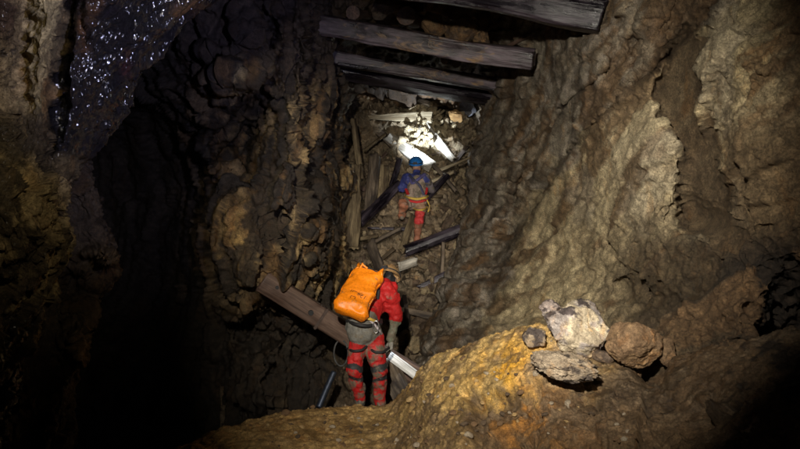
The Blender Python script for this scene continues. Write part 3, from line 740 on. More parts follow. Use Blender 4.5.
for x, y, s, pr, lab in ((455, 117, .34, 1, 'orange stained stone on the pale heap under the beams'), (467, 110, .42, 2, 'bluish grey stone right of the orange stained one'), (451, 104, .3, 0, 'pale stone at the top left of the heap under the beams')):
    o = link('rubble_stone', hang[pr], None, on_slope(x, y) + np.array([0, -.15, 0])); o.scale = (s, s, s * .8); o.rotation_euler = (rs.uniform(-1, 1), rs.uniform(-1, 1), 0); tag(o, lab, 'stone')
for k in range(56):
    x = rs.normal(461, 8); y = rs.uniform(100, 150); s = rs.uniform(.1, .24)
    o = link('rubble_stone', hang[rs.choice([0, 3])], None, on_slope(x, y) + np.array([0, -.1, 0])); o.scale = (s, s * .9, s * .8); o.rotation_euler = rs.uniform(-3, 3, 3).tolist()
    tag(o, 'crumbly stone in the heap between the right wall and the lit boards', 'stone', 'crumbly stones by the right wall')

# ================================================================== TIMBER
def timber_mesh(name, L, w, h, mat, seed=0, shape='square', taper=(1, 1), bow=0.0, rough=.05, nl=None, nr=None, splinter=.08, ends_tint=None):
    """a timber lying along local X from 0 to L"""
    w_, h_ = w / 2, h / 2
    nl = nl or int(min(160, max(24, L / .02))); nr = nr or 36
    t = np.linspace(0, 1, nl); a = np.linspace(0, 2 * math.pi, nr, endpoint=False)
    ca, sa = np.cos(a), np.sin(a)
    if shape == 'square': e = .32
    elif shape == 'plank': e = .25
    else: e = 1.0
    yy = np.sign(ca) * np.abs(ca) ** e; zz = np.sign(sa) * np.abs(sa) ** e
    if shape == 'round': yy, zz = ca, sa
    T, A = np.meshgrid(t, a, indexing='ij')
    tp = taper[0] + (taper[1] - taper[0]) * T
    Y = yy[None, :] * w_ * tp; Z = zz[None, :] * h_ * tp; X = T * L
    q = np.stack([X * 1.2, Y / w_ * 1.4, Z / h_ * 1.4], -1) + seed * 3.7
    rad = 1 + rough * fbm(q, 3, .5, seed) + rough * .9 * ridged(np.stack([X * .8, Y / w_ * 5, Z / h_ * 5], -1) + seed, 3, .6, seed + 5)
    Y = Y * rad; Z = Z * rad
    Z = Z + bow * np.sin(T * math.pi) * L + .02 * fbm(np.stack([X * .9, 0 * X + seed, 0 * X], -1), 3, .5, seed + 7) * min(1, L)
    Y = Y + .02 * fbm(np.stack([X * .9, 0 * X + seed + 9, 0 * X], -1), 3, .5, seed + 8) * min(1, L)
    # broken, splintered ends
    en = splinter * (rnd(_h(np.arange(nr), np.zeros(nr, int), np.zeros(nr, int), seed)) * .6 + .4 * (vnoise(np.stack([a * 1.3, a * 0, a * 0 + seed], -1), seed) + 1) / 2)
    en = (en + np.roll(en, 1)) / 2
    X = X + en[None, :] * smooth(.9, 1, T) - np.roll(en, 7)[None, :] * smooth(.1, 0, T)
    V = np.stack([X, Y, Z], -1).reshape(-1, 3)
    i = np.arange(nl * nr).reshape(nl, nr); j = np.roll(i, -1, 1)
    Q = np.stack([i[:-1], j[:-1], j[1:], i[1:]], -1).reshape(-1, 4)
    c0, c1 = len(V), len(V) + 1
    V = np.vstack([V, [[0 - splinter * .2, 0, 0]], [[L + splinter * .2, 0, 0]]])
    k0 = [[c0, j[0, k], i[0, k], i[0, k]] for k in range(nr)]; k1 = [[c1, i[-1, k], j[-1, k], j[-1, k]] for k in range(nr)]
    me = bpy.data.meshes.new(name)
    faces = [tuple(map(int, f)) for f in Q] + [tuple(map(int, f[:3])) for f in k0] + [tuple(map(int, f[:3])) for f in k1]
    me.from_pydata(V.tolist(), [], faces); me.update()
    me.polygons.foreach_set('use_smooth', [True] * len(Q) + [False] * (2 * nr)); me.materials.append(mat)
    return me
def place_along(o, p0, p1, roll=0.0):
    x = Vector(p1) - Vector(p0); x.normalize()
    up = Vector((0, 0, 1)) if abs(x.z) < .9 else Vector((0, -1, 0))
    y = up.cross(x).normalized(); z = x.cross(y)
    m = Matrix((x, y, z)).transposed().to_4x4() @ Matrix.Rotation(roll, 4, 'X')
    o.matrix_world = Matrix.Translation(Vector(p0)) @ m
def timber(name, a, b_, w, h, mat, label, cat, seed=0, roll=0, group=None, **kw):
    p0, p1 = P(*a), P(*b_); L = float(np.linalg.norm(p1 - p0))
    o = link(name, timber_mesh(name, L, w, h, mat, seed, **kw)); place_along(o, p0, p1, roll)
    return tag(o, label, cat, group)
W_BEAM = wood_mat('wet_old_timber', (0.018, 0.013, 0.016), (0.15, 0.12, 0.145), 1.0, .45, .8, .6, streak=(.26, .165, .09))  # bluish lamp sheen put into the light wood tone
W_BEAM2 = wood_mat('dark_wet_timber', (0.008, 0.006, 0.010), (0.075, 0.06, 0.08), 1.0, .4, .8, .6)
W_BROWN = wood_mat('brown_timber', (0.07, 0.045, 0.035), (0.17, 0.11, 0.085), 1.0, .7, .6)
W_PALE = wood_mat('pale_split_wood', (0.24, 0.19, 0.12), (0.5, 0.44, 0.31), 1.2, .8, .6)
W_GREY = wood_mat('grey_rotten_wood', (0.045, 0.035, 0.03), (0.22, 0.175, 0.13), 1.1, .8, .9, streak=(.12, .08, .05))
W_WHITE = wood_mat('bleached_wood', (0.28, 0.26, 0.22), (0.68, 0.65, 0.58), 1.2, .8, .9)
W_ROOT = wood_mat('tan_flaking_wood', (0.07, 0.05, 0.03), (0.33, 0.26, 0.155), 1.0, .8, .9, streak=(.10, .07, .045))

timber('timber_beam', (378, -22, 7.1), (600, 16, 6.3), .30, .27, W_BEAM2, 'topmost and nearest roof beam of dark purple grey timber', 'beam', 1, .15, shape='square', rough=.07)
timber('timber_beam', (300, 22, 9.0), (530, 60, 8.3), .26, .23, W_BEAM, 'second roof beam from the top with pale scraped patches', 'beam', 2, .3, shape='square', rough=.10)
timber('timber_beam', (318, 55, 10.4), (499, 85, 10.9), .20, .17, W_BEAM, 'third roof beam from the top with a pale wet underside', 'beam', 3, .1, shape='square', rough=.12)
timber('timber_beam', (325, 68, 11.2), (487, 97, 11.8), .30, .20, W_BEAM2, 'lowest and farthest roof beam of dark brown timber', 'beam', 4, -.2, shape='square', rough=.12)
timber('wooden_board', (340, 63, 10.4), (497, 90, 10.9), .12, .05, W_BEAM2, 'thin dark board under the third roof beam', 'board', 5, 0, shape='plank')
timber('wooden_board', (512, 44, 9.3), (545, 28, 8.6), .22, .05, W_BROWN, 'short brown board sloping up behind the right ends of the roof beams', 'board', 6, .5, shape='plank')
timber('wooden_board', (392, 40, 9.8), (470, 54, 9.6), .1, .05, W_BROWN, 'thin brown board above the second roof beam', 'board', 8, .2, shape='plank')
# log ends that stick out of the roof between the beams
for x, y, d, r, lab in ((407, 17, 9.3, .12, 'round log end above the middle of the second roof beam'), (446, 60, 10.6, .065, 'left of the two small round log ends between the second and third beams' ), (457, 64, 10.7, .065, 'right of the two small round log ends between the second and third beams'), (354, 12, 9.2, .09, 'round log end above the left part of the second roof beam')):
    p0 = P(x, y, d); o = link('log_end', timber_mesh('log_end', 1.6, r * 2, r * 2, W_BROWN, int(x), 'round', rough=.04, nl=30, splinter=.01))
    place_along(o, p0, p0 + np.array([.15, 1.6, .45])); tag(o, lab, 'log')
for k, (x, y, w_, h_) in enumerate(((432, 24, 30, 26), (462, 30, 34, 30), (482, 38, 18, 20), (380, 10, 26, 22), (590, 46, 14, 12))):
    labs = ['brown roof stone left of the larger one over the second beam', 'large brown roof stone hanging over the second beam', 'small brown roof stone near the right end of the second beam', 'dark roof stone over the left part of the second beam', 'small brown stone under the right end of the nearest beam']
    stone('roof_stone', x, y, 9.2 if k < 4 else 7.4, w_, h_, 640 + k, M_DARK, tf((.20, .13, .07) if k != 3 else (.09, .07, .055), ((.1, .07, .05), .1, .4, 2), seed=90 + k), labs[k], 'stone', sub=5)

# the long squared timber behind the first caver: brown, its lower end lit by his lamp
lt = timber('mine_timber', (262, 281, 7.75), (424, 382, 8.35), .24, .25, wood_mat('squared_timber', (.10, .062, .048), (.20, .135, .105), .8, .6, .5), 'long squared brown timber slanting down behind the first caver', 'timber', 11, .1, shape='square', rough=.02, splinter=.03)
lm = lt.matrix_world.copy()
# iron strap and bolt hole as parts
def part_on(parent, name, me, loc=(0, 0, 0), rot=(0, 0, 0)):
    o = link(name, me, parent, loc); o.rotation_euler = rot; return o
M_IRON = plain_mat('rusted_iron', (.10, .07, .06), .6, .6)
M_BLACK = plain_mat('hole_shade', (.015, .015, .017), .6)
def ring_mesh(name, w, h, t, wid, mat):
    import bmesh
    bm = bmesh.new(); bmesh.ops.create_cube(bm, size=1)
    for v in bm.verts: v.co = Vector((v.co.x * wid, v.co.y * (w + t), v.co.z * (h + t)))
    bmesh.ops.bevel(bm, geom=bm.edges[:], offset=.006, segments=2, affect='EDGES')
    me = bpy.data.meshes.new(name); bm.to_mesh(me); bm.free(); me.materials.append(mat); return me
part_on(lt, 'iron_strap', ring_mesh('iron_strap', .245, .255, .014, .035, M_IRON), (.78, 0, 0))
def disc_mesh(name, r, t, mat, seg=20):
    import bmesh
    bm = bmesh.new(); bmesh.ops.create_cone(bm, cap_ends=True, segments=seg, radius1=r, radius2=r * .9, depth=t)
    me = bpy.data.meshes.new(name); bm.to_mesh(me); bm.free(); me.materials.append(mat); return me
part_on(lt, 'bolt_hole', disc_mesh('bolt_hole', .032, .03, M_BLACK), (.64, -.125, .0), (math.pi / 2, 0, 0))  # black discs stand for the shade inside the bolt holes
part_on(lt, 'bolt_hole', disc_mesh('bolt_hole', .022, .03, M_BLACK), (.16, -.125, .04), (math.pi / 2, 0, 0))
wb = timber('lit_end_plank', (390, 357, 8.0), (424, 382, 7.9), .095, .05, wood_mat('lit_end_wood', (.6, .6, .58), (.85, .85, .85), 1.2, .7, .4), 'short bleached white plank lit beside the first caver\'s knee', 'plank', 12, 1.2, shape='plank', splinter=.03)  # white wood paints the headlamp's light on the timber's lower end

# timbers of the end slope
T = [
 ('wooden_plank', (370, 118, 13.9), (430, 117, 13.7), .22, .06, W_PALE, 'pale pointed plank lying level left of the lit heap', dict(shape='plank', taper=(.35, 1.1), roll=1.3)),
 ('wooden_plank', (391, 92, 14.2), (426, 103, 14.0), .10, .06, W_WHITE, 'thin white splintered stick at the top of the heap', dict(shape='plank', taper=(.6, 1), roll=1.2)),
 ('wooden_plank', (389, 137, 13.7), (430, 165, 13.15), .24, .07, W_WHITE, 'broad white plank slanting down behind the climbing caver\'s helmet', dict(shape='plank', rough=.16, taper=(.7, 1), roll=1.0)),
 ('wooden_plank', (420, 120, 13.75), (451, 158, 13.3), .19, .06, W_WHITE, 'white plank right of the broad one sloping down to the right', dict(shape='plank', rough=.16, taper=(1, .6), roll=1.0)),
 ('wooden_plank', (376, 130, 14.0), (395, 146, 13.6), .16, .08, W_GREY, 'dark grey board above the broad white plank', dict(shape='plank', roll=.9)),
 ('wooden_post', (352, 122, 12.0), (359, 176, 11.8), .10, .09, W_ROOT, 'upper half of the thin pale split post left of the slope', dict(shape='round', rough=.12)),
 ('wooden_post', (357, 168, 11.8), (349, 244, 11.4), .26, .16, W_ROOT, 'thick flaking tan post left of the rubble slope', dict(shape='round', rough=.14, taper=(.55, 1))),
 ('wooden_post', (374, 158, 12.8), (370, 215, 12.4), .20, .14, W_GREY, 'upright grey stump between the tan post and the leaning dark log', dict(shape='round', rough=.16)),
 ('wooden_post', (383, 168, 12.9), (381, 205, 12.7), .26, .12, W_ROOT, 'split tan stump left of the climbing caver', dict(shape='round', rough=.18, taper=(.7, 1))),
 ('fallen_log', (361, 222, 12.0), (397, 186, 12.5), .19, .16, W_BEAM2, 'dark wet log leaning left of the climbing caver', dict(shape='round', rough=.1)),
 ('fallen_log', (408, 250, 11.7), (484, 223, 11.9), .22, .2, W_BEAM2, 'long dark log lying right of the climbing caver\'s boot', dict(shape='round', rough=.08)),
 ('wooden_plank', (401, 250, 11.75), (412, 217, 12.2), .13, .05, W_ROOT, 'narrow tan plank leaning left of the climbing caver\'s lower leg', dict(shape='plank', roll=1.4)),
 ('wooden_plank', (365, 246, 11.9), (399, 229, 12.0), .10, .07, W_GREY, 'grey pole lying across the rubble left of the tan leaning plank', dict(shape='round')),
 ('wooden_plank', (371, 243, 11.5), (384, 280, 11.0), .20, .06, W_GREY, 'broad grey board sloping down above the first caver\'s bag', dict(shape='plank', roll=1.3)),
 ('wooden_plank', (353, 240, 11.6), (376, 236, 11.8), .10, .07, W_ROOT, 'short tan pole at the foot of the flaking post', dict(shape='round')),
 ('wooden_plank', (444, 244, 11.5), (441, 290, 11.2), .09, .05, W_GREY, 'thin upright slat below the long dark log', dict(shape='plank', roll=1.5)),
 ('wooden_plank', (428, 184, 12.7), (452, 173, 12.7), .11, .07, W_PALE, 'pale stick pointing right from the climbing caver\'s arm', dict(shape='round')),
 ('wooden_plank', (436, 172, 12.9), (470, 158, 13.1), .13, .07, W_PALE, 'pale stick slanting up towards the right wall', dict(shape='round', taper=(1, .6))),
 ('wooden_plank', (424, 200, 12.5), (445, 176, 12.7), .22, .12, W_BEAM2, 'dark log leaning right of the climbing caver\'s waist', dict(shape='round', rough=.1)),
 ('wooden_plank', (404, 300, 10.6), (411, 350, 9.9), .16, .06, W_GREY, 'grey board standing in the gully right of the first caver\'s shoulder', dict(shape='plank', roll=1.4)),
 ('wooden_plank', (414, 262, 11.3), (402, 266, 11.2), .14, .06, W_WHITE, 'small pale board lying just above the first caver\'s helmet', dict(shape='plank', roll=1.3)),
 ('wooden_plank', (366, 150, 13.2), (384, 136, 13.4), .08, .06, W_ROOT, 'thin tan stick under the dark grey board', dict(shape='round')),
 ('wooden_plank', (390, 196, 12.9), (399, 160, 13.2), .12, .08, W_BEAM2, 'dark thin pole leaning against the slope left of the climbing caver\'s arm', dict(shape='round')),
 ('wooden_plank', (387, 365, 8.1), (402, 396, 7.9), .24, .08, W_GREY, 'grey post foot standing under the white plank', dict(shape='plank', roll=1.3)),
 ('wooden_plank', (434, 166, 12.8), (455, 190, 12.6), .10, .07, W_GREY, 'grey stick slanting down right of the climbing caver\'s shoulder', dict(shape='round')),
]
for k, (nm, a, b_, w, h, mat, lab, kw) in enumerate(T):
    timber(nm, a, b_, w, h, mat, lab, {'wooden_plank': 'plank', 'wooden_post': 'post', 'fallen_log': 'log'}[nm], 30 + k, splinter=.10 if nm != 'wooden_plank' or mat is W_WHITE else .06, **kw)
for k in range(26):
    x = rs.uniform(350, 468); y = rs.uniform(150, 320)
    if x > 470 - max(0, y - 240) * .35: continue
    if 404 < x < 428 and 155 < y < 245: continue
    q = on_slope(x, y) + np.array([0, -.06, 0]); ang = rs.uniform(-1.3, 1.3); Ls = rs.uniform(.25, .85)
    v = np.array([math.cos(ang), rs.uniform(-.2, .2), math.sin(ang)]) * Ls / 2
    o = link('wood_splinter', timber_mesh('wood_splinter', Ls, rs.uniform(.04, .13), .05, [W_GREY, W_ROOT, W_BEAM2, W_GREY, W_BROWN][k % 5], 100 + k, 'plank', nl=16, nr=12, taper=(.5, 1)))
    place_along(o, q - v, q + v, 1.2); tag(o, 'broken stick of wood among others on the rubble slope', 'stick', 'broken sticks in the rubble')
# thin wet pipe beside the left leg
o = timber('metal_pipe', (319, 408, 7.9), (335, 372, 8.1), .07, .07, plain_mat('blue_grey_metal', (.09, .11, .16), .45, .8), 'bluish metal pipe standing left of the first caver\'s boots', 'pipe', 77, shape='round', rough=.004, splinter=.0)

# ================================================================== PEOPLE (one skin grown over a distance field)
def cap(G, a, b_, ra, rb):
    a = np.array(a, float); b_ = np.array(b_, float); ab = b_ - a
    t = np.clip(((G - a) @ ab) / (ab @ ab + 1e-12), 0, 1)
    return np.linalg.norm(G - a - t[..., None] * ab, axis=-1) - (ra + (rb - ra) * t)
def ell(G, c, r, R=None):
    q = G - np.array(c, float)
    if R is not None: q = q @ R
    r = np.array(r, float); k = np.linalg.norm(q / r, axis=-1); return (k - 1) * r.min() * (0.5 + 0.5 / 1)
def smin(a, b_, k):
    h = np.clip(.5 + .5 * (b_ - a) / k, 0, 1); return b_ * (1 - h) + a * h - k * h * (1 - h)
def surface_nets(S, org, st):
    ins = S < 0; n = S.shape
    corners = [(i, j, k) for i in (0, 1) for j in (0, 1) for k in (0, 1)]
    sl = lambda o: S[o[0]:n[0] - 1 + o[0], o[1]:n[1] - 1 + o[1], o[2]:n[2] - 1 + o[2]]
    cnt = sum((sl(c) < 0).astype(int) for c in corners)
    act = (cnt > 0) & (cnt < 8); idx = np.full(act.shape, -1, np.int64); idx[act] = np.arange(act.sum())
    ci = np.argwhere(act); acc = np.zeros((len(ci), 3)); num = np.zeros(len(ci))
    for a in corners:
        for ax in range(3):
            if a[ax]: continue
            b_ = list(a); b_[ax] = 1
            va = sl(a)[act]; vb = sl(b_)[act]; m = (va < 0) != (vb < 0)
            t = np.where(m, va / np.where(m, va - vb, 1), 0)
            p = np.array(a, float)[None] + np.zeros((len(ci), 3)); p[:, ax] += t
            acc += p * m[:, None]; num += m
    V = (ci + acc / num[:, None]) * st + org
    quads = []
    for ax in range(3):
        o1, o2 = [(1, 2), (2, 0), (0, 1)][ax]
        s0 = [slice(1, n[k] - 1) for k in range(3)]; s1 = list(s0)
        s0[ax] = slice(0, n[ax] - 1); s1[ax] = slice(1, n[ax])
        A, B = ins[tuple(s0)], ins[tuple(s1)]
        for flipv, m in ((0, A & ~B), (1, ~A & B)):
            e = np.argwhere(m)
            if not len(e): continue
            base = e.copy(); base[:, o1] += 1; base[:, o2] += 1     # grid edge start
            def cell(d1, d2):
                c = base.copy(); c[:, o1] += d1; c[:, o2] += d2; return idx[c[:, 0], c[:, 1], c[:, 2]]
            q = np.stack([cell(-1, -1), cell(0, -1), cell(0, 0), cell(-1, 0)], -1)
            quads.append(q[:, ::-1] if flipv else q)
    Q = np.vstack(quads); Q = Q[(Q >= 0).all(1)]
    return V, Q
def grow(name, prims, mat, st=.012, k=.035, wr=.006, wsc=9.0, seed=0, parent=None, cold=None):
    """prims: (kind, args, colour, mud); one smooth-union surface, coloured by its nearest primitive"""
    pts = []
    for kd, ar, *_ in prims:
        if kd == 'cap': r = max(ar[2], ar[3]); pts += [np.array(ar[0]) - r, np.array(ar[0]) + r, np.array(ar[1]) - r, np.array(ar[1]) + r]
        else: r = max(ar[1]); pts += [np.array(ar[0]) - r, np.array(ar[0]) + r]
    pts = np.array(pts, float); lo = pts.min(0) - .05; hi = pts.max(0) + .05
    n = np.ceil((hi - lo) / st).astype(int) + 1
    G = np.stack(np.meshgrid(*[lo[i] + st * np.arange(n[i]) for i in range(3)], indexing='ij'), -1)
    S = None
    for kd, ar, *rest in prims:
        d = cap(G, *ar) if kd == 'cap' else ell(G, *ar)
        S = d if S is None else smin(S, d, k)
    if wr: S = S + wr * ridged(G * wsc + seed, 3, .6, seed + 3)
    V, Q = surface_nets(S, lo, st)
    best = np.full(len(V), 9.0); T = np.zeros((len(V), 4))
    for kd, ar, col, mud in prims:
        d = cap(V, *ar) if kd == 'cap' else ell(V, *ar)
        m = d < best; best = np.where(m, d, best); T[m] = (*col, mud)
    if cold is not None: T = cold(V, T)
    me = mesh_np(name, V, Q, mat, T)
    return link(name, me, parent)
RED = (.44, .016, .016); GREY = (.155, .15, .135); OLV = (.155, .165, .12); BLK = (.018, .018, .02); MUDC = (.2, .15, .1)
M_SUIT = cloth_mat('caving_suit', None, .5, .6, (.15, .125, .09))
M_PACK = cloth_mat('orange_plastic', (1.0, .27, .008), .2, .42, (.25, .17, .08), sheen=.5)
M_BLKS = plain_mat('black_webbing', (.018, .018, .02), .7)
M_BOOT = cloth_mat('muddy_rubber_boot', (.05, .05, .05), .9, .55, (.2, .16, .12))
M_GLOVE = cloth_mat('muddy_glove', (.28, .27, .24), .6, .8, (.2, .16, .12))
M_SKIN = plain_mat('skin', (.45, .24, .16), .55)
M_STRAP = cloth_mat('pale_strap', (.45, .40, .42), .3, .7)
M_YEL = cloth_mat('yellow_webbing', (.62, .42, .08), .3, .7)
M_REDS = cloth_mat('red_webbing', (.55, .03, .03), .3, .7)

def tube(name, pts, r, mat, parent=None, n=8, res=6, flat=1.0):
    P_ = np.array(pts, float)
    c = crom(P_[:, None, :], len(P_) * res)[:, 0] if len(P_) > 2 else np.linspace(P_[0], P_[1], 8)
    tan = np.gradient(c, axis=0); tan /= np.linalg.norm(tan, axis=1, keepdims=True) + 1e-9
    up = np.array([0.13, -.9, .4]); s = np.cross(tan, up); s /= np.linalg.norm(s, axis=1, keepdims=True) + 1e-9; t = np.cross(tan, s)
    a = np.linspace(0, 2 * math.pi, n, endpoint=False)
    V = c[:, None] + r * (np.cos(a)[None, :, None] * s[:, None] + flat * np.sin(a)[None, :, None] * t[:, None])
    i = np.arange(len(c) * n).reshape(len(c), n); j = np.roll(i, -1, 1)
    Q = np.stack([i[:-1], i[1:], j[1:], j[:-1]], -1).reshape(-1, 4)
    return link(name, mesh_np(name, V.reshape(-1, 3), Q, mat), parent)
def person_root(px, py, d, label, cat='person'):
    o = bpy.data.objects.new('person', None); COL.objects.link(o); o.location = P(px, py, d); o.empty_display_size = .2
    return tag(o, label, cat)
def hand(name, wrist, dirn, side, palm_n, mat, parent, curl=.9, s=1.0):
    """palm, four fingers of different lengths in two joints each and a thumb from the side of the palm"""
    w = np.array(wrist, float); d = np.array(dirn, float); d /= np.linalg.norm(d); n = np.array(palm_n, float); n -= (n @ d) * d; n /= np.linalg.norm(n)
    u = np.cross(d, n) * side
    pr = [('cap', (w, w + d * .05 * s, .027 * s, .030 * s), (.2, .2, .2), 0)]
    for off in (-.028, -.009, .010, .028): pr.append(('cap', (w + d * .03 * s + u * off * .7 * s, w + d * .085 * s + u * off * s, .020 * s, .015 * s), (.2, .2, .2), 0))
    for off, ln in zip((-.031, -.011, .010, .030), (.062, .078, .084, .072)):
        b0 = w + d * .085 * s + u * off * s; a1 = curl * .6; a2 = curl * 1.5
        b1 = b0 + (d * math.cos(a1) + n * math.sin(a1)) * ln * .5 * s; b2 = b1 + (d * math.cos(a2) + n * math.sin(a2)) * ln * .5 * s
        pr += [('cap', (b0, b1, .0125 * s, .0115 * s), (.2, .2, .2), 0), ('cap', (b1, b2, .0115 * s, .009 * s), (.2, .2, .2), 0)]
    t0 = w + d * .025 * s + u * .028 * s; t1 = t0 + (d * .6 + u * .7 + n * .3) * .035 * s; t2 = t1 + (d * .8 + u * .1 + n * .6) * .032 * s
    pr += [('cap', (t0, t1, .017 * s, .014 * s), (.2, .2, .2), 0), ('cap', (t1, t2, .013 * s, .010 * s), (.2, .2, .2), 0)]
    return grow(name, pr, mat, .0055 * s, .010, 0, parent=parent)
def helmet(parent, c, fwd, up, mat, s=1.0, rim=None):
    f = np.array(fwd, float); f /= np.linalg.norm(f); u = np.array(up, float); u -= (u @ f) * f; u /= np.linalg.norm(u); r = np.cross(f, u)
    a = np.linspace(0, 2 * math.pi, 36, endpoint=False); rows_ = []
    prof = [(.0, 1.0), (.25, .985), (.5, .9), (.75, .72), (.9, .48), (.98, .2), (1.0, .02)]
    prof = [(-.06, 1.06), (-.02, 1.07), (0, 1.02)] + prof[1:]
    for h_, q in prof:
        rows_.append(c + s * ((np.cos(a)[:, None] * f * .145 + np.sin(a)[:, None] * r * .118) * q + u * h_ * .12))
    V = np.array(rows_); nr = len(prof)
    i = np.arange(nr * 36).reshape(nr, 36); j = np.roll(i, -1, 1)
    Q = np.stack([i[:-1], j[:-1], j[1:], i[1:]], -1).reshape(-1, 4)
    o = link('helmet', mesh_np('helmet', V.reshape(-1, 3), Q, mat), parent)
    # ridge ribs and lamp with its battery box
    for off in (-.045, 0, .045):
        pts = [c + s * (r * off + f * math.cos(t) * .143 * (1 - abs(off)) + u * math.sin(t) * .121) for t in np.linspace(.15, math.pi - .15, 7)]
        tube('helmet_rib', pts, .006 * s, mat, o)
    lp = c + s * (f * .16 + u * .03)
    me = disc_mesh('headlamp', .03 * s, .045 * s, M_BLKS); hl = link('headlamp', me, o, lp); hl.rotation_mode = 'QUATERNION'; hl.rotation_quaternion = Vector(f).to_track_quat('Z', 'Y')
    le = link('lamp_lens', disc_mesh('lamp_lens', .024 * s, .006, M_LENS), hl, (0, 0, .026 * s))
    bb = link('battery_box', ring_mesh('battery_box', .05 * s, .04 * s, 0, .07 * s, M_BLKS), o, c - s * (f * .14 - u * .04)); bb.rotation_mode = 'QUATERNION'; bb.rotation_quaternion = Vector(r).to_track_quat('X', 'Z')
    tube('lamp_band', [c + s * (f * math.cos(t) * .149 + r * math.sin(t) * .122 + u * .03) for t in np.linspace(0, 2 * math.pi, 16)], .008 * s, M_BLKS, o, n=6, res=3)
    return o, lp, f
M_LENS = plain_mat('lamp_glass', (.9, .93, 1), .1, emit=(.85, .92, 1), es=12)
def boot(parent, ankle, toe, mat, s=1.0):
    a = np.array(ankle, float); t = np.array(toe, float); d = t - a; d[2] = 0; d /= np.linalg.norm(d)
    z = np.array([0, 0, -1.0])
    pr = [('cap', (a + [0, 0, .14 * s], a, .062 * s, .052 * s), (.1,) * 3, 0), ('cap', (a, a - d * .03 * s + z * .055 * s, .052 * s, .042 * s), (.1,) * 3, 0),
          ('cap', (a + z * .045 * s, a + d * .15 * s + z * .06 * s, .046 * s, .036 * s), (.1,) * 3, 0), ('cap', (a + d * .1 * s + z * .065 * s, a + d * .17 * s + z * .065 * s, .042 * s, .034 * s), (.1,) * 3, 0)]
    o = grow('boot', pr, mat, .009, .03, .004, 14, parent=parent)
    sp = [a + z * .098 * s + d * x * s for x in (-.07, .05, .2)]
    tube('boot_sole', sp, .045 * s, M_BLKS, o, n=10, res=4, flat=.3)
    return o
def head(parent, c, fwd, up, s=1.0):
    f = np.array(fwd, float); f /= np.linalg.norm(f); u = np.array(up, float); u -= (u @ f) * f; u /= np.linalg.norm(u); r = np.cross(f, u)
    return f, u, r

# ---- first caver
R1 = P(370, 409, 7.25)
def J(px, py, d): return P(px, py, d) - R1
rt = person_root(370, 409, 7.25, 'person in a muddy red caving suit bending forward under an orange bag')
hipL, hipR = J(359, 336, 7.22), J(373, 338, 7.26)
kL, kR = J(354, 369, 7.16), J(379.5, 371, 7.2)
aL, aR = J(360, 400, 7.3), J(380, 401, 7.3)
pel = J(364, 330, 7.25); wst = J(367, 318, 7.38); chest = J(374, 299, 7.58); neck = J(381, 285, 7.72); hd = J(389, 280, 7.80)
shR, elR, wrR = J(388.5, 291, 7.52), J(396, 317, 7.60), J(391, 340, 7.58)
shL, elL, wrL = J(366, 290, 7.72), J(362, 312, 7.95), J(372, 330, 8.0)
pr = [
 ('cap', (hipL, kL, .108, .086), RED, .09), ('cap', (kL, aL, .088, .066), RED, .10),
 ('cap', (hipR, kR, .112, .09), RED, .14), ('cap', (kR, aR, .088, .068), RED, .15),
 ('cap', (J(357, 327, 7.20), J(371, 330, 7.24), .122, .118), GREY, .06), ('ell', (J(362, 333, 7.19), (.16, .13, .14)), GREY, .10),
 ('cap', (pel, wst, .12, .13), GREY, .1), ('cap', (wst, chest, .13, .155), RED, .03), ('cap', (J(368, 293, 7.62), J(385, 289, 7.55), .11, .12), RED, .0),
 ('cap', (chest, neck, .12, .06), RED, .0), ('cap', (neck, hd, .056, .05), BLK, 0),
 ('cap', (shR, elR, .108, .076), RED, .0), ('cap', (J(395.2, 313, 7.6), elR, .067, .067), OLV, .12), ('cap', (elR, wrR, .066, .05), OLV, .15),
 ('cap', (shL, elL, .08, .062), RED, .0), ('cap', (elL, wrL, .06, .05), OLV, .15),
 ('ell', (hd, (.078, .1, .115)), BLK, 0), ('ell', (hd + [.01, .03, -.01], (.07, .085, .1)), (.4, .22, .15), 0), ('cap', (hd + [.02, .09, -.02], hd + [.025, .118, -.04], .016, .013), (.4, .22, .15), 0),
 ('ell', (hd + [-.08, 0, -.02], (.014, .03, .035)), (.4, .22, .15), 0), ('ell', (hd + [.08, 0, -.02], (.014, .03, .035)), (.4, .22, .15), 0),
 ('cap', (hd + [-.02, .085, -.075], hd + [.03, .088, -.078], .010, .010), (.35, .1, .09), 0),
]
def col1(V, T):
    # knee bands of the suit, black; olive sleeve from the elbow down
    for h_, k_, a_ in ((hipL, kL, aL), (hipR, kR, aR)):
        z = V[:, 2] + R1[2]
        zk = k_[2] + R1[2]
        near = np.abs(V[:, 0] - np.interp(V[:, 2], [a_[2], k_[2], h_[2]], [a_[0], k_[0], h_[0]])) < .11
        wv = .02 * vnoise(V * 9, 6) + .25 * (V[:, 0] - k_[0]) * (1 if k_ is kL else -1)
        for c_, w_ in ((zk + .035, .034), (zk - .085, .022)):
            T[near & (np.abs(z + wv - c_) < w_ * (1 + .4 * vnoise(V * 14, 9)))] = (.03, .03, .032, .08)
    return T
body1 = grow('body', pr, M_SUIT, .0105, .034, .012, 7.0, 5, rt, col1)
for a_, dx in ((aL, -.03), (aR, .06)): boot(rt, a_, a_ + np.array([dx, 1, 0]), M_BOOT)
M_HEL1 = plain_mat('orange_cream_helmet', (.36, .22, .10), .45)
h1, lp1, lf1 = helmet(rt, hd + np.array([.0, -.01, .045]), (.40, .80, -.52), (.15, .45, .9), M_HEL1, 1.0)
hand('glove', wrR, (-.05, -.1, -1), 1, (-.8, -.3, 0), M_GLOVE, rt)
hand('glove', wrL, (.5, .3, -.8), -1, (.3, -.8, 0), M_GLOVE, rt)
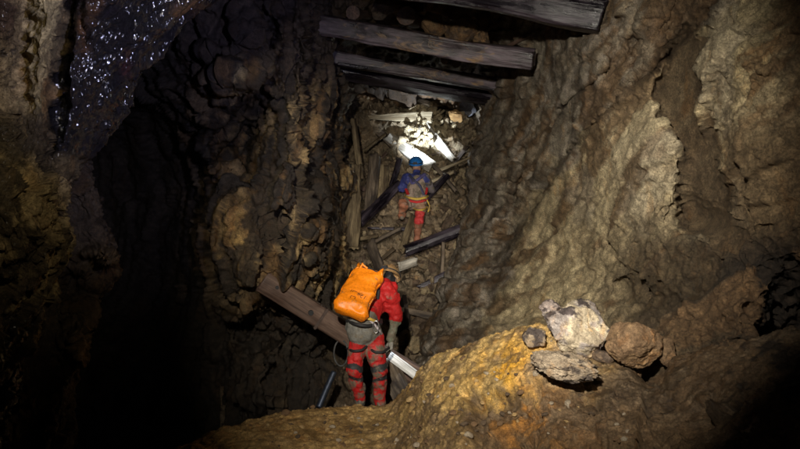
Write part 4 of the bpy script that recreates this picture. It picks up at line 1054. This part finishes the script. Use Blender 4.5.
# harness: belt, thigh loops, slings and metal
hz = bpy.data.objects.new('harness', tube('harness', [J(347, 321, 7.25), J(355, 324, 7.04), J(367, 326, 7.04), J(380, 324, 7.25), J(381, 320, 7.45)], .019, M_BLKS).data)
bpy.data.objects.remove(bpy.data.objects['harness']); COL.objects.link(hz); hz.parent = rt; hz.name = 'harness'
tube('thigh_loop', [J(347, 348, 7.25), J(353, 351, 7.09), J(362, 350, 7.09), J(368, 345, 7.2)], .014, M_BLKS, hz)
tube('thigh_loop', [J(369, 348, 7.2), J(375, 352, 7.13), J(383, 352, 7.15), J(389, 348, 7.3)], .014, M_BLKS, hz)
tube('sling', [J(367, 318, 7.16), J(373, 323, 7.12), J(379, 330, 7.12), J(382, 334, 7.2)], .012, M_STRAP, hz, flat=.5)
tube('sling', [J(364, 317, 7.14), J(370, 319, 7.1), J(375, 321, 7.15)], .016, M_YEL, hz, flat=.5)
tube('carabiner', [J(376 + 3 * math.cos(t), 327 + 6 * math.sin(t), 7.09) for t in np.linspace(0, 6.28, 12)], .006, plain_mat('steel', (.5, .5, .52), .3, 1), hz)
tube('rope_coil', [J(341 + 7 * math.cos(t), 353 + 13 * math.sin(t), 7.25 + .03 * math.sin(3 * t)) for t in np.linspace(-1.2, 4.2, 14)], .009, plain_mat('dark_rope', (.06, .06, .06), .8), hz)
tube('shoulder_strap', [J(375, 281, 7.6), J(378, 289, 7.43), J(377, 300, 7.42), J(375, 312, 7.36), J(372, 320, 7.25)], .024, M_BLKS, rt, flat=.35)
tube('shoulder_strap', [J(366, 292, 7.55), J(372, 300, 7.45), J(378, 308, 7.42), J(384, 306, 7.5)], .018, M_BLKS, rt, flat=.35)
# the orange bag
def bag():
    c = lambda x, y, d: P(x, y, d)
    o0 = P(352, 308, 7.1)
    # rows run along the bag from its bottom to its open top; each row is an oval section
    tl, tr, bl, br = P(360, 264, 7.50), P(383, 270, 7.40), P(334, 309, 7.02), P(366, 320, 6.98)
    nl, nr = 60, 64; a = np.linspace(0, 2 * math.pi, nr, endpoint=False); V = []
    for t in np.linspace(0, 1, nl):
        L_, R_ = bl + (tl - bl) * t, br + (tr - br) * t
        m = (L_ + R_) / 2; u = (R_ - L_) / 2; axis = (tl + tr - bl - br); axis /= np.linalg.norm(axis)
        n = np.cross(u / np.linalg.norm(u), axis); n *= -np.sign(n[1])
        th = .11 * (1 - .35 * t) * (min(1, .25 + t * 5) ** .5)
        e = .5
        rr = min(1, .92 + t * 1.6)
        row = m + rr * u * (np.sign(np.cos(a)) * np.abs(np.cos(a)) ** e)[:, None] + n * ((np.sign(np.sin(a)) * np.abs(np.sin(a)) ** e) * th)[:, None]
        if t > .86:                                  # the rolled mouth sags between its two horns
            k = (t - .86) / .14; row = row - axis * (k * .13 * (1 - np.abs(np.cos(a)) ** 3))[:, None]
        V.append(row)
    V = np.array(V); nn = V - V.mean(1, keepdims=True); nn /= np.linalg.norm(nn, axis=-1, keepdims=True)
    q = V * 1.0
    fold = .020 * ridged(along(q, (.45, .5, -.3), 1.6, 5.5), 3, .5, 401) + .018 * fbm(q * 6, 3, .5, 402)
    V = V + nn * fold[..., None]
    Vf = V.reshape(-1, 3); i = np.arange(nl * nr).reshape(nl, nr); j = np.roll(i, -1, 1)
    Q = np.stack([i[:-1], j[:-1], j[1:], i[1:]], -1).reshape(-1, 4)
    cb = Vf[:nr].mean(0); ct = Vf[-nr:].mean(0) - np.array([0, 0, .05])
    Vf = np.vstack([Vf, cb[None], ct[None]])
    ex = [[nl * nr, j[0, k], i[0, k]] for k in range(nr)] + [[nl * nr + 1, i[-1, k], j[-1, k]] for k in range(nr)]
    me = bpy.data.meshes.new('orange_bag'); me.from_pydata((Vf - o0).tolist(), [], [tuple(map(int, f)) for f in Q] + [tuple(map(int, f)) for f in ex]); me.update()
    me.polygons.foreach_set('use_smooth', [True] * len(me.polygons)); me.materials.append(M_PACK)
    o = link('tackle_bag', me, None, o0); tag(o, 'bright orange plastic tackle bag on the back of the bending caver', 'bag')
    return o, o0, (tl, tr, bl, br), V
bg, BO, (tl, tr, bl, br), BV = bag()
def bagpt(s, t, lift=.012):
    """point on the near face of the bag: s left to right, t bottom to top"""
    nl, nr = BV.shape[:2]; r = BV[int(round(t * (nl - 1)))]
    front = r[r[:, 1] < r[:, 1].mean() + .02]
    L_, R_ = bl + (tl - bl) * t, br + (tr - br) * t; tgt = L_ + (R_ - L_) * s
    k = np.argmin(np.hypot(front[:, 0] - tgt[0], front[:, 2] - tgt[2])); return front[k] + np.array([0, -lift, 0]) - BO
tube('bag_seam', [bagpt(.93, t, .006) for t in np.linspace(.06, .95, 9)], .011, M_PACK, bg)
tube('bag_seam', [bagpt(.06, t, .006) for t in np.linspace(.06, .95, 9)], .009, M_PACK, bg)
tube('bag_handle', [bagpt(.1, .97), bagpt(.1, .97) + np.array([.03, 0, .05]), bagpt(.3, .9) + np.array([0, -.01, .03]), bagpt(.35, .88)], .010, M_PACK, bg)
tube('bag_drawcord', [bagpt(.3, .9), bagpt(.5, .86), bagpt(.7, .9), bagpt(.85, .93)], .006, M_BLKS, bg)
# worn, half rubbed-off black print: two rows of strokes
M_PRINT = plain_mat('black_print', (.03, .015, .01), .6)
rp = np.random.RandomState(3)
def stroke(a, b_): return tube('printed_mark', [a, (a + b_) / 2, b_], 0.0028, M_PRINT, bg, n=5, res=3, flat=.4)
def glyph(s, t, ds, dt, segs):
    for (x0, y0), (x1, y1) in segs:
        stroke(bagpt(s + ds * x0, t + dt * y0, .005), bagpt(s + ds * x1, t + dt * y1, .005))
G_T = [((0, 1), (1, 1)), ((.5, 1), (.5, 0))]; G_I = [((.5, 0), (.5, 1))]; G_E = [((0, 0), (0, 1)), ((0, 1), (1, 1)), ((0, .5), (.8, .5)), ((0, 0), (1, 0))]
G_S = [((1, 1), (0, .8)), ((0, .8), (1, .25)), ((1, .25), (0, 0))]
for k, g in enumerate((G_I, G_T, None, G_S, G_E, G_I)):
    if g: glyph(.26 + k * .085, .31 - k * .008, .05, .045, g)
for k, g in enumerate((G_E, G_S)): glyph(.36 + k * .08, .19, .05, .045, g)

# ---- second caver, climbing
R2 = P(416, 249, 12.1)
def K(px, py, d): return P(px, py, d) - R2
BLU = (.04, .05, .19); MUD2 = (.34, .26, .21); ORG = (.32, .135, .08)
r2 = person_root(416, 249, 12.1, 'person in a muddy blue and red caving suit and blue helmet climbing the rubble slope')
hl_, hr_ = K(412.5, 203, 12.25), K(420.5, 204, 12.2)
kl_, kr_ = K(403, 204, 11.95), K(419, 221, 12.0); al_, ar_ = K(402, 215.5, 12.12), K(417, 240, 12.15)
pel2, ch2, nk2, hd2 = K(416.5, 201, 12.2), K(417, 184, 12.35), K(416.5, 172, 12.5), K(416, 165, 12.55)
sl2, el2, wl2 = K(407.5, 177, 12.35), K(401.5, 189, 12.4), K(405, 180, 12.75)
sr2, er2, wr2 = K(426, 178, 12.35), K(431.5, 189, 12.45), K(429, 183, 12.8)
pr = [('cap', (hl_, kl_, .115, .09), MUD2, .1), ('cap', (kl_, al_, .092, .072), (.40, .16, .09), .1), ('cap', (hr_, K(420, 212, 12.08), .12, .10), (.36, .22, .14), .08), ('cap', (K(419.8, 214, 12.06), kr_, .10, .09), (.55, .05, .05), .0),
      ('cap', (kr_, ar_, .088, .066), ORG, .05), ('cap', (K(411.5, 200, 12.2), K(421.5, 200, 12.2), .13, .13), MUD2, .1), ('cap', (pel2, ch2, .15, .17), MUD2, .15),
      ('cap', (K(409.5, 180, 12.36), K(424, 180, 12.36), .125, .12), BLU, .05), ('cap', (ch2, nk2, .14, .06), BLU, .0), ('cap', (nk2, hd2, .055, .05), (.3, .17, .12), 0),
      ('cap', (sl2, el2, .092, .075), BLU, .0), ('cap', (el2, wl2, .07, .05), BLU, .05), ('cap', (sr2, er2, .092, .075), (.13, .11, .12), .1), ('cap', (er2, wr2, .07, .05), MUD2, .1),
      ('ell', (hd2, (.08, .1, .115)), (.4, .22, .15), 0), ('cap', (hd2 + [0, .09, -.02], hd2 + [0, .118, -.04], .016, .013), (.4, .22, .15), 0)]
grow('body', pr, M_SUIT, .0125, .036, .017, 7.0, 9, r2)
boot(r2, al_ + np.array([0, 0, .02]), al_ + np.array([.0, 1, 0]), M_BOOT); boot(r2, ar_, ar_ + np.array([.1, 1, 0]), M_BOOT)
hand('glove', wl2, (.1, .8, .5), -1, (0, .4, -1), M_GLOVE, r2); hand('glove', wr2, (-.1, .8, .4), 1, (0, .4, -1), M_GLOVE, r2)
M_HEL2 = plain_mat('blue_helmet', (.02, .16, .5), .3)
h2, lp2, lf2 = helmet(r2, hd2 + np.array([0, -.01, .03]), (.12, .9, .35), (0, -.25, 1), M_HEL2, 1.05)
hb = tube('harness', [K(405.5, 196, 12.25), K(409, 197.5, 12.04), K(417, 199, 12.02), K(425, 197.5, 12.04), K(428, 196, 12.25)], .022, M_YEL, r2, flat=.6)
tube('belt', [K(406, 199, 12.25), K(409, 200.5, 12.05), K(417, 202, 12.02), K(424.5, 200.5, 12.05), K(427.5, 199, 12.25)], .024, M_REDS, hb, flat=.6)
tube('thigh_loop', [K(413, 208, 12.2), K(418, 210, 11.97), K(423, 209.5, 11.98), K(427, 207, 12.2)], .018, M_YEL, hb, flat=.6)
tube('sling', [K(427, 200, 12.1), K(429.5, 206, 12.08), K(428, 212, 12.1)], .012, M_YEL, hb)
tube('sling', [K(406, 199, 12.1), K(404, 204, 12.08), K(405, 210, 12.1)], .012, M_YEL, hb)
tube('chest_strap', [K(410, 175, 12.3), K(412, 183, 12.12), K(417, 180, 12.1), K(425, 174, 12.25)], .028, plain_mat('violet_webbing', (.10, .09, .24), .7), r2, flat=.4)
tube('chest_strap', [K(424, 195, 12.1), K(420, 186, 12.08), K(414, 180, 12.1), K(408, 174, 12.3)], .024, plain_mat('dark_webbing', (.05, .05, .10), .7), r2, flat=.4)
tube('red_patch', [K(406, 189, 12.25), K(408, 194, 12.1)], .03, M_REDS, r2, flat=.5)
tube('red_patch', [K(427, 188, 12.25), K(426, 194, 12.1)], .022, M_REDS, r2, flat=.5)

# ================================================================== LIGHT
def lamp(name, loc, tgt, energy, col, size=60, blend_=.6, rad=.06, typ='SPOT'):
    l = bpy.data.lights.new(name, typ); l.energy = energy; l.color = col; l.shadow_soft_size = rad
    if typ == 'SPOT': l.spot_size = math.radians(size); l.spot_blend = blend_
    o = bpy.data.objects.new(name, l); COL.objects.link(o); o.location = loc
    o.rotation_euler = (Vector(tgt) - Vector(loc)).to_track_quat('-Z', 'Y').to_euler(); return o
KEY = (-.38, .3, CAMZ + .95)
lamp('camera_lamp_warm', KEY, P(490, 224, 6), 2150, (1, .925, .79), 58, 1.0, .05)
lamp('camera_lamp_left', (.25, .1, CAMZ + .6), P(38, 90, 2.7), 85, (1, .87, .62), 36, 1.0, .05)
lamp('camera_lamp_cool', (.6, .3, CAMZ + .35), P(190, 30, 5), 460, (.58, .60, 1), 44, .8, .03)
lamp('camera_torch_far', (.15, .1, CAMZ + .25), P(418, 230, 12), 1800, (1, .93, .84), 17, 1.0, .04)
# the lit headlamps of the two cavers
w1 = lp1 + R1; w2 = lp2 + R2
lamp('caver_headlamp', w1 + lf1 * .05, P(402, 366, 8.05), 45, (.85, .92, 1), 50, .7, .02)
lamp('climber_headlamp', w2 + lf2 * .05, P(435, 116, 14.0), 330, (.78, .88, 1), 98, 1.0, .02)

w = bpy.data.worlds.new('World'); scene.world = w; w.use_nodes = True
wn = w.node_tree; wn.nodes.clear(); sk = wn.nodes.new('ShaderNodeTexSky'); sk.sky_type = 'NISHITA'; sk.sun_disc = False
sk.sun_elevation = math.radians(20); sk.sun_rotation = math.radians(200)
bgk = wn.nodes.new('ShaderNodeBackground'); bgk.inputs[1].default_value = .002; wo = wn.nodes.new('ShaderNodeOutputWorld')
wn.links.new(sk.outputs[0], bgk.inputs[0]); wn.links.new(bgk.outputs[0], wo.inputs[0])

cam = bpy.data.cameras.new('Camera'); co = bpy.data.objects.new('Camera', cam); COL.objects.link(co)
co.location = (0, 0, CAMZ); co.rotation_euler = (math.radians(90), 0, 0)
cam.sensor_width = 36; cam.lens = F / 800 * 36; cam.clip_end = 200; cam.clip_start = .05
scene.camera = co
scene.view_settings.view_transform = 'Standard'; scene.view_settings.look = 'None'
scene.view_settings.exposure = 0; scene.view_settings.gamma = 1
scene.render.engine = 'CYCLES'; scene.cycles.use_denoising = True; scene.cycles.max_bounces = 5
scene.cycles.diffuse_bounces = 3; scene.cycles.sample_clamp_indirect = 4
